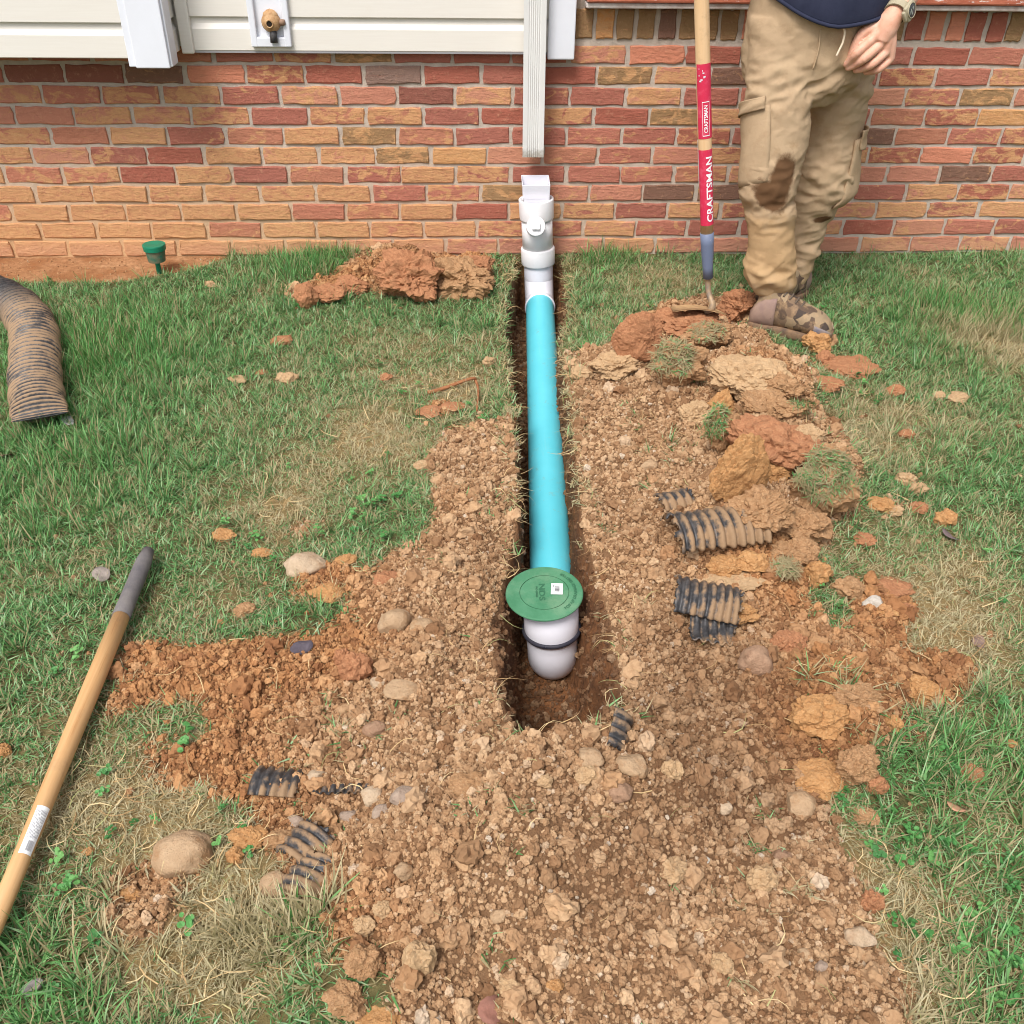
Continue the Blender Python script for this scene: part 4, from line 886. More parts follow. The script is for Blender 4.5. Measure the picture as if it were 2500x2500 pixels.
for a in [      # px, py, w, h, material, label, cuts, lumpy, tall, upright
 (1000,665,175,135,'red','largest red clay mound against the wall left of the riser',5,.9,.9,0),
 (1125,668,160,115,'dirt','crumbly brown clay mound between the largest mound and the riser',2,.7,.8,0),
 (1165,640,80,60,'red','small red clay lump nearest the riser on its left',2,.6,.8,0),
 (860,690,90,60,'red','low red clay lump left of the largest mound',2,.6,.6,0),
 (745,722,60,74,'red','red clay flake leaning at the left end of the wall mounds',5,.2,.9,0),
 (800,705,96,58,'red','red clay flake lying across the leaning one',5,.2,.6,0),
 (515,690,34,26,'tand','small pale clod by the bare strip under the wall',4,.2,.6,0),
 (2065,885,118,56,'red','flat red clay slab on the lawn by the boot',4,.2,.5,0),
 (2010,925,76,44,'red','small red slab in front of the flat red slab',4,.2,.5,0),
 (1802,1140,126,158,'clay','upright smooth orange clay slab on the soil ridge',7,.1,1,1),
 (1832,905,160,112,'tand','big crumbly tan block crowning the soil ridge',4,.35,.8,0),
 (1762,968,62,86,'clay','small orange chunk tucked under the tan block',4,.4,.9,0),
 (1885,1060,180,130,'red','cracked reddish clay block behind the upright orange slab',4,.3,.8,0),
 (1882,1135,80,76,'clay','knobbly orange lump right of the upright slab',3,.6,.9,0),
 (1558,825,100,118,'red','upright reddish clay slab in turf right of the pipe',4,.25,1,1),
 (1640,775,90,70,'red','crumbly red lump behind the hoe blade',2,.6,.7,0),
 (1800,740,110,90,'red','red crumbly heap between hoe neck and boot',2,.7,.8,0),
 (1770,1372,70,62,'clay','rough orange lump below the crushed mud-caked pipe',4,.4,.8,0),
 (1832,1365,66,52,'clay','rounded orange lump right of the rough one',2,.4,.8,0),
 (1790,1400,120,34,'tand','thin pale clay flake under the two orange lumps',5,.2,.5,0),
 (1985,1725,150,130,'clay','bulky orange clay block on the lower right soil',5,.3,.8,0),
 (1995,1885,140,84,'clay','smooth orange clay slab below the bulky orange block',6,.15,.7,0),
 (2085,1855,110,120,'dirt','brown rooty clod beside the smooth orange slab',2,.6,.8,0),
 (2135,1905,60,66,'red','dark orange wedge at the right end of the rooty clod',5,.2,.8,0),
 (2210,1165,48,44,'tand','knobbly pale clod on the right lawn, top of the scatter',1,.9,.8,0),
 (2240,1190,46,40,'tand','pale clod just below the knobbly one',1,.9,.8,0),
 (2150,1225,70,46,'clay','split orange clod on the right lawn',2,.8,.7,0),
 (2178,1240,44,40,'tand','pale half beside the split orange clod',2,.7,.7,0),
 (2305,1260,56,54,'clay','orange clod standing alone far out on the right lawn',2,.6,.8,0),
 (2240,1235,44,40,'red','crumbly reddish clod left of the lone orange clod',1,.9,.7,0),
 (2110,1310,56,40,'red','reddish clod at the foot of the turned sod',2,.7,.7,0),
 (1990,1390,62,70,'clay','orange chunk right of the dry grass tuft on the ridge',4,.4,.8,0),
 (2065,1425,64,62,'dirt','brown crumbly clod between ridge and quartz stone',2,.7,.7,0),
 (2172,1428,116,42,'red','long brown clay slab behind the white quartz stone',4,.2,.6,0),
 (2165,1488,50,28,'clay','thin orange flake in front of the quartz stone',5,.1,.6,0),
 (2212,1480,38,44,'red','reddish clod right of the quartz stone',3,.4,.7,0),
 (2105,1508,36,28,'clay','small round orange clod below the quartz stone',1,.5,.7,0),
 (2290,960,34,28,'tand','left of two pale clods on the upper right lawn',2,.4,.6,0),
 (2338,964,56,30,'tand','right of two pale clods on the upper right lawn',2,.4,.6,0),
 (2185,950,48,40,'red','red crumbly clod left of the two pale clods',1,.8,.7,0),
 (2212,1055,40,36,'red','dark red wedge on the lawn right of the ridge',5,.2,.7,0),
 (690,825,54,38,'red','red clod alone on the upper left lawn',3,.4,.6,0),
 (582,922,48,24,'tand','left flat pale clod on the upper left lawn',3,.3,.5,0),
 (702,917,52,36,'tand','right knobbly pale clod on the upper left lawn',1,.5,.7,0),
 (638,906,28,18,'red','tiny red crumb between the two pale clods at left',2,.4,.6,0),
 (1050,995,70,44,'red','smeared red clay patch under the bent root',3,.4,.4,0),
 (1105,985,62,40,'red','red clay smear inside the bend of the root',3,.3,.4,0),
 (545,1300,58,44,'clay','orange clod on the lawn above the grey grip',2,.6,.6,0),
 (640,1345,46,26,'clay','orange clod left of the pale angular stone',3,.4,.6,0),
 (845,1360,52,36,'clay','orange clod right of the pale angular stone',2,.5,.6,0),
 (800,1435,90,56,'clay','orange slab below the pale angular stone',5,.2,.5,0),
 (945,1408,68,40,'red','oblong rusty clod at the soil edge left of the pipe',1,.4,.8,0),
 (600,1482,58,40,'dirt','dark brown clod on the lawn near the grip',1,.7,.6,0),
 (870,1620,76,96,'red','tall rusty clod at the left bank of soil',2,.5,.9,0),
 (838,1600,46,60,'red','rusty clod attached left of the tall one',2,.5,.9,0),
 (12,1825,40,50,'clay','orange clod cut by the left photo edge',2,.4,.7,0),
 (320,2175,50,40,'clay','orange clod in the grass below the big cobble',2,.6,.7,0),
 (215,2075,30,28,'clay','small orange clod between handle and big cobble',2,.5,.7,0),
 (610,2030,92,64,'clay','orange crumbly clod right of the big cobble',2,.6,.7,0),
 (680,2040,70,50,'dirt','brown clod right of the orange crumbly clod',2,.6,.7,0),
 (575,2080,46,60,'clay','orange clod between cobble and mud-caked shard',2,.5,.8,0),
 (890,2330,90,100,'dirt','big brown clod at the lower left edge of the heap',2,.6,.85,0),
 (1025,2320,82,120,'tand','tall tan clod at the bottom of the near heap',2,.5,.9,0),
 (850,2420,110,96,'dirt','orange-brown clod beside the long grass at bottom left',2,.6,.7,0),
 (890,2250,56,60,'tand','round tan clod left in the near heap',1,.6,.8,0),
 (935,2210,46,56,'tand','knobbly tan clod right of the round tan clod',1,.7,.8,0),
 (1245,2400,60,52,'tand','round tan clod at bottom centre',1,.6,.8,0),
 (1355,2395,40,50,'clay','orange chip at bottom centre right',3,.4,.8,0),
 (930,2500,140,60,'clay','orange clod cut by the bottom photo edge',2,.5,.7,0),
 (1640,2110,70,70,'tand','knobbly tan clod in the right near soil',1,.8,.8,0),
 (1860,2130,76,70,'tand','cauliflower-like tan clod near the right soil margin',1,.9,.8,0),
 (1640,1870,56,60,'tand','tan clod right of the wedge-shaped chunk',1,.6,.8,0),
 (1430,1885,56,60,'tand','tan clod left of the round purplish stone',1,.6,.8,0),
 (1330,1900,40,46,'tand','tan clod standing in the middle of the heap',1,.6,.8,0),
 (1150,1905,110,64,'dirt','broad brown clod in front of the trench end',1,.6,.7,0),
 (1760,2340,60,70,'tand','tan clod at lower right of the near soil',1,.7,.8,0),
 (2125,2190,56,76,'red','shaggy red clod above the pale oval stone',1,.9,.8,0),
 (2110,1985,70,40,'dirt','brown crumbs lying past the rooty clod on grass',1,.9,.7,0),
 (2370,1880,64,46,'red','red crumbly clod on the lower right lawn',1,.9,.6,0),
 (2470,1812,28,22,'clay','small orange clod at the far right lawn',2,.5,.7,0),
 (2240,1670,90,70,'clay','orange clod on the right tongue of soil',2,.6,.7,0),
 (2175,1760,50,52,'clay','orange upright chip on the edge of the right tongue',4,.4,.9,0),
 (1990,830,60,60,'clay','orange clod pressed under the boot toe',2,.7,.8,0),
 (2010,870,40,46,'red','crumbly red clod below the boot toe',2,.7,.8,0),
 (1850,1235,130,90,'dirt','brown crumbly mass between upright slab and turned sod',2,.9,.8,0),
 (1955,1275,120,80,'dirt','brown crumbly mass at the right end of the crushed pipe',2,.9,.8,0),
 (1935,1335,96,70,'dirt','brown clod just above the dry grass tuft clod',2,.8,.8,0),
 (1700,1005,70,56,'tand','tan clod left of the green-flanked sod',2,.7,.8,0),
 (1905,935,90,70,'dirt','brown clod at the right end of the tan block',2,.8,.8,0),
 (1860,985,110,60,'dirt','brown clod between the tan block and the reddish block',2,.8,.8,0),
 (1960,1060,80,60,'tand','pale clod right of the reddish block',2,.8,.8,0),
 (1690,780,120,60,'red','low red crumbly mass under the hoe blade',2,.9,.6,0),
 (1500,880,90,70,'tand','tan crumbly clod at the top of the right bank',2,.9,.7,0),
 (1420,905,70,56,'tand','tan crumbly clod on the right lip of the trench',2,.9,.7,0),
 (1800,1480,90,70,'clay','orange crumbly patch right of the large ribbed shard',2,.9,.5,0),
 (1920,1560,100,70,'red','crumbly rust clod right of the smooth brown cobble',2,.9,.7,0),
 (2090,1690,110,80,'dirt','brown clod on the inner part of the right tongue',2,.9,.7,0),
 (1195,880,34,32,'tand','small pale clod on the grass left of the pipe',2,.5,.8,0),
 (940,915,38,28,'red','reddish crumb on the lawn near the root',2,.6,.6,0),
 (1030,1130,42,24,'tand','flat pale clod at the tip of the left soil',2,.5,.6,0)]:
    if a[1] > 2510: continue
    lump(*a[:6], name=C_, sink=.24, cuts=a[6], lumpy=.45+a[7]*.75, tall=a[8]*.85, upright=bool(a[9]), seed=int(a[0]*7+a[1]))

# sods: earth with a mat of grass on one face
M_ROOT = simple('root_mat', S(150,112,74), .95, S(112,76,48), 60., 1., 160.)
def sod(px, py, w, h, face, label, seed, nbl=420, dryness=.5, tall=.85, length=(.010, .024)):
    p = hit(px, py+h*.34); k = mm(p); W, Hh = w*k, h*k
    v, f = rock(seed, (W*1.1, W*.62, Hh*tall), 5, .3, 1.2, .08, 7, .55, 1.0); fn = Vector(face).normalized()
    q = fn.to_track_quat('Z', 'Y').to_matrix().to_4x4()
    v = v+np.array([p[0], p[1]+W*.15, 0]); v[:, 2] += p[2]-v[:, 2].min()-.012
    t_ = thing('turf_sod', label, 'sod', (p[0], p[1], p[2]-.02), 'upturned sods on the soil ridge'); mk('earth', (v, f), MS['dirt'], t_)
    r = random.Random(seed); c = v.mean(0); VV = []; FF = []; b1 = []; b2 = []; al = []; n0 = 0
    fna = np.array(fn); nrm = v-c; nrm /= np.linalg.norm(nrm, axis=1)[:, None]; cand = np.where(nrm @ fna > .6)[0]
    for _ in range(nbl):
        i = int(r.choice(list(cand))); bn = Vector(nrm[i]*.9+fna*.4).normalized(); L_ = r.uniform(*length)
        V, F, a_ = blade(r, (0, 0, -.003), L_, r.uniform(.0018, .0032), r.uniform(0, 6.28), r.uniform(1.2, 1.6), r.uniform(-.1, .25))
        M = Matrix.Translation(Vector(v[i])+Vector((r.gauss(0, .006), r.gauss(0, .006), r.gauss(0, .004)))) @ bn.to_track_quat('Z', 'Y').to_matrix().to_4x4()
        VV += [(M @ Vector(q_))[:] for q_ in V]; FF += [[j+n0 for j in f_] for f_ in F]; n0 += len(V); u = r.random(); u2 = max(0, min(1, r.random()-dryness+.12)); b1 += [u]*len(V); b2 += [u2]*len(V); al += a_
    o = mk('turf', (VV, FF), M_GRASS, t_, kind='stuff')
    for k_, vv in (('blade', b1), ('blade2', b2), ('along', al)): at = o.data.attributes.new(k_, 'FLOAT', 'POINT'); at.data.foreach_set('value', vv)
sod(2000, 1190, 190, 235, (-.25, -.75, .7), 'large upturned sod with matted pale grass facing the camera', 71, 2600, .7)
sod(1760, 1060, 90, 150, (-.8, -.2, .5), 'sod with green grass on its left flank beside the reddish block', 72, 900, .35)
sod(1650, 900, 130, 150, (-.3, -.6, .7), 'sod with long drooping straw above the soil right of the pipe', 73, 1000, .8, .8, (.014, .034))
sod(1935, 1000, 110, 60, (.5, .0, .8), 'sod hidden behind the reddish block with grass to the right', 74, 320, .5)
sod(1915, 1385, 80, 80, (0, -.5, .8), 'small dry grass tuft clod below the crushed pipe', 75, 500, .92, .8)
sod(1730, 830, 120, 90, (-.2, -.4, .9), 'sod with dry roots just in front of the hoe blade', 76, 700, .88, .8)

# ------------------------------------------------------------------ corrugated black plastic: one long piece and shards
def corr_mat(name, mud, amt, ribw=.2, nw=.5):
    t = NT(name); p = t.pos(); v = t.coord(); n = t.noise(v, 10., 6, .7); n2 = t.noise(v, 70., 5, .7)
    rb_ = t.n('Attribute', o=None, attribute_name='rib').outputs['Fac']
    m = t.step(t.math('ADD', t.math('ADD', t.math('MULTIPLY', t.ramp(n, [(.36, 0), (.64, 1)]), nw), t.math('MULTIPLY', n2, .34)), t.math('MULTIPLY', rb_, ribw)), .86-amt, 1.1-amt)
    m = t.math('MULTIPLY', m, t.step(t.n('Attribute', o=None, attribute_name='along').outputs['Fac'], .3, .5))
    c = t.mix(m, t.mix(t.ramp(n2, [(.4, 0), (.7, 1)]), S(50,49,50), S(84,82,82)), t.mix(n2, mud, S(156,128,98)))
    t.bsdf(c, t.math('MULTIPLY_ADD', m, .5, .35), t.bump(n2, .5, .004), .4); return t.m
M_CORR = corr_mat('black_corrugated_muddy', S(142,118,94), .32, .45, .34); M_CORR2 = corr_mat('black_corrugated', S(124,98,72), .40); M_CORR3 = corr_mat('black_corrugated_caked', S(130,102,74), .50)
def corrugated(P, R, pitch, amp, n=40, flat=.8, arc=(0, 2*math.pi), jag=0., seed=0, thick=.003, pinch=0.):
    """ribbed shell along P; arc<2pi leaves a shard"""
    P = np.asarray(P, float); L = np.linalg.norm(np.diff(P, axis=0), axis=1).sum(); m = max(6, int(L/pitch*8)); Q = spline(P, m+1); fr_ = frames(Q)
    V = []; A = []; full_ = arc[1]-arc[0] > 6.2; nn = n if full_ else n+1; r = random.Random(seed)
    for i, (q, (a, b)) in enumerate(zip(Q, fr_)):
        fl_ = flat*(1-pinch*float(sstep(.86, 1., i/m)))
        ph = i*L/m/pitch*2*math.pi; s = .5-.5*math.cos(ph); s = s*s*(3-2*s); Rr = R*(1+.03*math.sin(i*.13+seed))+amp*(s-.5)
        for k in range(nn):
            t_ = arc[0]+(arc[1]-arc[0])*k/n
            V.append(q+np.array(a)*Rr*fl_*math.sin(t_)+np.array(b)*Rr*math.cos(t_)); A.append(s)
    F = []
    for i in range(m):
        for k in range(n):
            if jag:
                lim = jag*(mnoise.noise(Vector((k*.35, seed, 0)))+.6); 
                if i > m*(1-max(0, lim)) or (not full_ and i < m*jag*.5*(mnoise.noise(Vector((k*.4, seed+9, 3)))+.5)): continue
            k2 = (k+1) % nn if full_ else k+1; F.append((i*nn+k, i*nn+k2, (i+1)*nn+k2, (i+1)*nn+k))
    return np.array(V), F, A
def corr_obj(name, args, mat, label, cat='pipe', thick=.003, parent=None, **kw):
    V, F, A = corrugated(*args, **kw); o = mk(name, (V, F), mat, parent, True, label, cat if parent is None else None, 'broken corrugated plastic shards' if cat == 'plastic shard' else None)
    at = o.data.attributes.new('rib', 'FLOAT', 'POINT'); at.data.foreach_set('value', A)
    al_ = np.linspace(0, 1, len(A)) if cat == 'pipe' else np.ones(len(A)); at = o.data.attributes.new('along', 'FLOAT', 'POINT'); at.data.foreach_set('value', al_.astype(np.float32))
    sm_ = o.modifiers.new('thick', 'SOLIDIFY'); sm_.thickness = thick; sm_.offset = 0
    return o
cp_ = [(-150,690),(-60,700),(0,722),(47,752),(80,800),(86,856),(86,926),(93,985),(98,1018)]
CPth = []
for px, py in cp_:
    g = hit(px, py+30); CPth.append((Wz(px, py, g[2]+.055)[0], Wz(px, py, g[2]+.055)[1], g[2]+.055))
corr_obj('corrugated_pipe', (CPth, .066, .0185, .010), M_CORR, 'long mud-smeared black corrugated pipe at the left edge of the lawn', jag=.0, seed=3, pinch=.96)
def shard(px, py, length, R, az, arc, mat, label, pitch=.017, amp=.0065, lift=.0, roll=0., jag=.12, seed=1, tiltz=0., name='ribbed_shard', flat=.9):
    g = hit(px, py); d = np.array([math.cos(az), math.sin(az), tiltz]); c = g+np.array([0, 0, lift]); P = [c-d*length/2, c-d*length*.15, c+d*length*.2, c+d*length/2]
    return corr_obj(name, (P, R, pitch, amp), mat, label, 'plastic shard', jag=jag, seed=seed, arc=arc, flat=flat, n=26)
shard(1720, 1480, .145, .062, -.25, (.5, 2.6), M_CORR2, 'large curved black ribbed plastic shard above the smooth brown cobble', lift=-.012, seed=2, tiltz=-.1)
shard(1745, 1560, .10, .05, -.15, (3.6, 5.4), M_CORR2, 'lower black ribbed shard touching the smooth brown cobble', lift=.055, seed=5, tiltz=-.1)
shard(1750, 1300, .23, .062, .15, (.2, 3.0), M_CORR3, 'crushed mud-caked corrugated pipe section on the soil ridge', lift=-.005, seed=8, pitch=.022, amp=.012, flat=.8)
shard(1645, 1235, .09, .04, .3, (.6, 2.6), M_CORR3, 'torn grey mud-caked plastic flap left of the crushed section', lift=-.005, seed=9, pitch=.02)
shard(1478, 1790, .066, .036, 1.25, (-.3, 1.3), M_CORR2, 'small curved black rib shard at the near trench end', lift=.005, seed=11, tiltz=.35)
shard(672, 1915, .085, .05, -.12, (1.0, 2.3), M_CORR2, 'fan-like grey ribbed shard left in the near soil', lift=-.035, seed=13, jag=.05)
shard(850, 1935, .125, .05, -.05, (1.45, 1.75), M_CORR2, 'thin wavy plastic strip between the fan shard and the oval stones', lift=-.038, seed=15, jag=.0, pitch=.014, amp=.010)
shard(750, 2065, .075, .05, .9, (.9, 2.4), M_CORR3, 'upper mud-caked ribbed shard beside the broad tan stone', lift=-.030, seed=17)
shard(760, 2150, .085, .05, 1.1, (.9, 2.4), M_CORR3, 'lower mud-caked ribbed shard with smooth black streaks', lift=-.026, seed=19)
def flake(px, py, w, h, col, label, name, cat, seed, lift=.012, curl=.25):
    g = hit(px, py); k = mm(g); r = random.Random(seed); n = 12; V = []; F = []
    c = Vector((g[0], g[1], g[2]+lift)); R = Matrix.Rotation(r.uniform(0, 3), 3, 'Z') @ Matrix.Rotation(r.uniform(.1, .5), 3, 'X')
    for lay in (0, -.0012):
        V.append((c+R @ Vector((0, 0, lay)))[:])
        for ring in (.5, 1.):
            for j in range(n):
                a = 2*math.pi*j/n; rr = ring*(1+r.uniform(-.15, .15)*(ring > .9)*(lay == 0)); x_, y_ = w*k/2*rr*math.cos(a), h*k/2*rr*math.sin(a)
                V.append((c+R @ Vector((x_, y_, curl*(x_*x_)/(w*k)*2+lay)))[:])
    m = 1+2*n
    for o_ in (0, m):
        F += [(o_, o_+1+j, o_+1+(j+1) % n) for j in range(n)]+[(o_+1+j, o_+1+n+j, o_+1+n+(j+1) % n, o_+1+(j+1) % n) for j in range(n)]
    F += [(1+n+j, m+1+n+j, m+1+n+(j+1) % n, 1+n+(j+1) % n) for j in range(n)]
    mk(name, (V, F), simple('%s_%d' % (name, seed), col, .7, tuple(np.array(col)*.7)[:3]+(1,), 60., .4), None, True, label, cat, 'dead leaves on the ground' if cat == 'leaf' else None)
flake(738, 1592, 58, 34, S(88,80,88), 'dark plastic scrap on the clay at the left', 'plastic_scrap', 'plastic scrap', 1)
flake(4, 1120, 70, 62, S(148,104,92), 'reddish dead leaf at the left photo edge', 'dead_leaf', 'leaf', 2)
flake(250, 1412, 40, 46, S(150,138,128), 'grey dead leaf on the grass left of the grip', 'dead_leaf', 'leaf', 3)
flake(168, 1036, 26, 40, S(222,220,216), 'white scrap of leaf below the corrugated pipe', 'dead_leaf', 'leaf', 4)
flake(2315, 1318, 50, 30, S(122,106,104), 'dark grey dead leaf on the middle right lawn', 'dead_leaf', 'leaf', 5)
flake(2328, 1982, 44, 40, S(196,150,118), 'tan dead leaf on the lower right lawn', 'dead_leaf', 'leaf', 6)
flake(2385, 1578, 50, 30, S(140,116,104), 'brown dead leaf at the tip of the right soil tongue', 'dead_leaf', 'leaf', 7)
flake(85, 2420, 50, 30, S(152,142,138), 'pale grey leaf in the bottom left grass', 'dead_leaf', 'leaf', 8)
flake(1200, 2480, 70, 70, S(150,104,88), 'dull red leaf in the soil at the bottom edge', 'dead_leaf', 'leaf', 9)
rt = [hit(px, py)+np.array([0, 0, .012+.012*(i == 2)]) for i, (px, py) in enumerate(((1045,968),(1080,958),(1150,942),(1162,940),(1168,965),(1164,1012)))]
mk('bent_root', tube(spline(rt, 24), [.0065-.004*i/23 for i in range(24)], 10), lump_mat('root_bark', S(150,98,66), S(172,120,84), S(128,80,56), 60.), None, True, 'bent reddish brown root on the grass left of the pipe', 'root')

# ------------------------------------------------------------------ green cup marker by the wall
g = hit(385, 668); gk = mm(g); top = Wy(380, 596, g[1])[2]
mkr = thing('green_marker', 'green plastic cup on a stem standing by the wall, left', 'marker', g)
M_GRN = simple('green_plastic', S(24,128,98), .45, S(34,112,84), 20.); M_GRD = simple('dusty_green', S(52,104,84), .7, S(120,110,88), 40.)
mx_ = Wy(380, 620, g[1]); Mg = Matrix.Translation(Vector((mx_[0], g[1], 0))); R0 = 27*gk
mk('stem', lathe([(6.5*gk, g[2]-.03), (6*gk, top-46*gk), (8*gk, top-41*gk)], Matrix.Translation(Vector((Wy(384, 640, g[1])[0], g[1], 0))), 16), M_GRN, mkr, True)
cupp = mk('cup', lathe([(8*gk, top-43*gk), (R0*.74, top-41*gk), (R0*.80, top-30*gk), (R0*.86, top-11*gk)], Mg, 28), M_GRD, mkr)
mk('rim', lathe([(R0*.88, top-14*gk), (R0*.97, top-13*gk), (R0, top-2*gk), (R0*.98, top), (R0*.9, top+.0005), (.0001, top-.001)], Mg, 28), M_GRN, mkr)

# ------------------------------------------------------------------ wooden tool handle lying on the grass, left
def wood_mat(name, a, b, axis_scale=(40., 40., 2.)):
    t = NT(name); v = t.n('Mapping', {0: t.coord(), 3: axis_scale}); n = t.noise(v, 1.6, 7, .65, .6); n2 = t.noise(t.coord(), 14., 5, .7)
    c = t.mix(t.ramp(n, [(.3, 0), (.7, 1)]), a, b); c = t.mix(t.ramp(n2, [(.55, 0), (.75, .45)]), c, S(150,122,92)); c = t.mix(t.ramp(n, [(.62, 0), (.72, .5)]), c, S(150,104,62))
    t.bsdf(c, .55, t.bump(n, .15, .002), .35); return t.m
def rod(name, label, cat, A, B, segs):
    """parts along A->B given as (name, t0, t1, radius list, material)"""
    A = np.array(A, float); B = np.array(B, float); L = np.linalg.norm(B-A); d = (B-A)/L; root = thing(name, label, cat, tuple(A))
    root.rotation_euler = Vector(d).to_track_quat('Z', 'Y').to_euler(); ORG[root.name] = np.zeros(3); out = {}
    for nm, t0, t1, R, m, tc in segs:
        prof = [(r, t0+(t1-t0)*i/(len(R)-1)) for i, r in enumerate(R)]; out[nm] = mk(nm, lathe(prof, Matrix(), 32), m, root, True)
    return root, out, L, d
gA = hit(340, 1400); gB = hit(0, 2262)
hA = Wz(362, 1345, gA[2]+.038); hB = Wz(-4, 2232, gB[2]+.038)
wr = 36*mm(hB)*.66; gr_ = 27.5*mm(hA)*.70
dirv = (hB-hA)/np.linalg.norm(hB-hA); Lh = np.linalg.norm(hB-hA)
tl = lambda px, py: float(((Wz(px, py, (gA[2]+gB[2])/2+.05))-hA) @ dirv)
tg = tl(293, 1500)
M_OAK = wood_mat('ash_wood', S(206,166,118), S(188,142,92)); M_GRIP = simple('grey_rubber', S(96,92,94), .8, S(122,116,112), 18., .4, 80.)
M_STEEL = simple('dark_steel', S(70,68,70), .5, S(110,92,76), 20., .3, metal=.5)
root, P_, _, _ = rod('long_tool_handle', 'long wooden tool handle with grey rubber grip lying on the left lawn', 'tool handle', hA, hB,
  [('grip', 0., tg, [gr_*.72, gr_*.96, gr_*1.0, gr_, gr_, gr_*1.02, gr_*1.05], M_GRIP, 0), ('shaft', tg, Lh+.06, [gr_*.97, gr_*1.0, (gr_+wr)/2, wr, wr], M_OAK, 0), ('ferrule', Lh+.05, Lh+.22, [wr*1.05, wr*1.06, wr*.98, wr*.8], M_STEEL, 0), ('socket_neck', Lh+.2, Lh+.34, [wr*.8, wr*.7, wr*.6], M_STEEL, 0)])
bl = []
for i in range(7):
    for j in range(5):
        u = i/6; w_ = (j/4-.5)*.2*(1 if u < .7 else 1-(u-.7)*1.9); bl.append((w_, -.012*math.cos((j/4-.5)*3)+.01, Lh+.32+u*.28))
bl2 = [(x_, y_-.003, z_) for x_, y_, z_ in bl]; F = []
for o_ in (0, 35):
    for i in range(6):
        for j in range(4): F.append((o_+i*5+j, o_+i*5+j+1, o_+(i+1)*5+j+1, o_+(i+1)*5+j))
mk('blade', (bl+bl2, F), M_STEEL, root, True)
# direction of the handle's side that faces the camera, in its own frame
Rinv = Vector(dirv).to_track_quat('Z', 'Y').to_matrix().inverted()
def facing(pt): v_ = Rinv @ Vector(CO-np.array(pt)); return math.atan2(v_.y, v_.x)
def wrap_patch(r, a0, a1, z0, z1, off, na=16, nz=10, skew=0.):
    V = []; F = []
    for j in range(nz+1):
        for i in range(na+1):
            a = a0+(a1-a0)*i/na; z_ = z0+(z1-z0)*j/nz; rr = (r(z_) if callable(r) else r)+off; V.append((rr*math.cos(a), rr*math.sin(a), z_+skew*(i/na-.5)))
    for j in range(nz):
        for i in range(na): F.append((j*(na+1)+i, j*(na+1)+i+1, (j+1)*(na+1)+i+1, (j+1)*(na+1)+i))
    return np.array(V), F
s0, s1 = tl(85, 1965), tl(25, 2080); fa = facing(hA+dirv*(s0+s1)/2); rs_ = lambda z_: float(np.interp(z_, [tg, tg+(Lh+.06-tg)*.25, tg+(Lh+.06-tg)*.5, tg+(Lh+.06-tg)*.75, Lh+.06], [gr_*.97, gr_, (gr_+wr)/2, wr, wr]))
stk2 = mk('label', wrap_patch(rs_, fa-.85, fa+.55, s0, s1, .0006), M_STK, root, True)
ln = []; rr_ = random.Random(5)
for k in range(9):
    a = fa-.68+k*.13; z_ = s0+.008
    while z_ < s1-.03:
        w_ = rr_.uniform(.004, .012); ln.append(wrap_patch(rs_, a, a+.045, z_, min(z_+w_, s1-.028), .0009, 2, 2)); z_ += w_+.003
for k in range(12): ln.append(wrap_patch(rs_, fa-.6+k*.055, fa-.6+k*.055+rr_.choice([.015, .03]), s1-.024, s1-.006, .0009, 1, 2))
mk('print', join(*ln), simple('pale_ink', S(150,148,150), .8), stk2, kind='stuff')

# ------------------------------------------------------------------ hoe
HY = -.70
hb, ht = Wy(1728.5, 655, HY), Wy(1713.5, 0, HY); hd = (ht-hb)/np.linalg.norm(ht-hb)
hr = 17*mm((hb+ht)/2); f_end = Wy(1728.5, 678, HY); Lf = np.linalg.norm(ht-f_end)
zt = lambda py: float((Wy(1722, py, HY)-f_end) @ hd)
M_PINE = wood_mat('pale_pine', S(226,192,150), S(212,172,126), (30., 30., 1.6))
t = NT('blue_worn_paint'); v = t.coord(); n = t.noise(t.n('Mapping', {0: v, 3: (1., 1., .25)}), 55., 6, .7); n2 = t.noise(v, 120., 5, .7)
q = t.n('SeparateXYZ', {0: v}, o=None)
c = t.mix(t.step(t.math('ADD', n, t.math('MULTIPLY', q.outputs[0], -14.)), .54, .66), S(104,114,138), S(178,158,132)); c = t.mix(t.ramp(n2, [(.62, 0), (.7, .8)]), c, S(160,150,140)); t.bsdf(c, .55, None, .35); M_BLUEP = t.m
M_HOEST = simple('hoe_steel', S(128,116,106), .55, S(176,146,108), 35., .3, 90., metal=.25)
M_HRED = simple('pink_red_label', S(206,48,80), .55, S(222,96,118), 50., .05, lo=.5, hi=.8)
M_WHT = simple('label_white', S(240,236,238), .5)
root, HP, _, hdv = rod('garden_hoe', 'garden hoe standing upright with pale handle and red label', 'hoe', f_end, f_end+hd*1.45,
  [('ferrule', 0., zt(568), [hr*.78, hr*.80, hr*.92, hr*.98, hr*1.04], M_BLUEP, 0), ('shaft', zt(568)-.004, 1.42, [hr*.97, hr*.99, hr, hr, hr*.9, hr*.8], M_PINE, 0)])
Rinv = Vector(hdv).to_track_quat('Z', 'Y').to_matrix().inverted(); fa = facing((hb+ht)/2)
def RH(z_): return float(np.interp(z_, [zt(568)-.004+(1.424-zt(568))*i/5 for i in range(6)], [hr*.97, hr*.99, hr, hr, hr*.9, hr*.8]))
lo_, hi_ = zt(547), zt(362); l2, h2 = zt(335), zt(152)
lab1 = mk('lower_label', wrap_patch(RH, fa-1.15, fa+1.5, lo_, hi_, .0006, 22, 12), M_HRED, root, True)
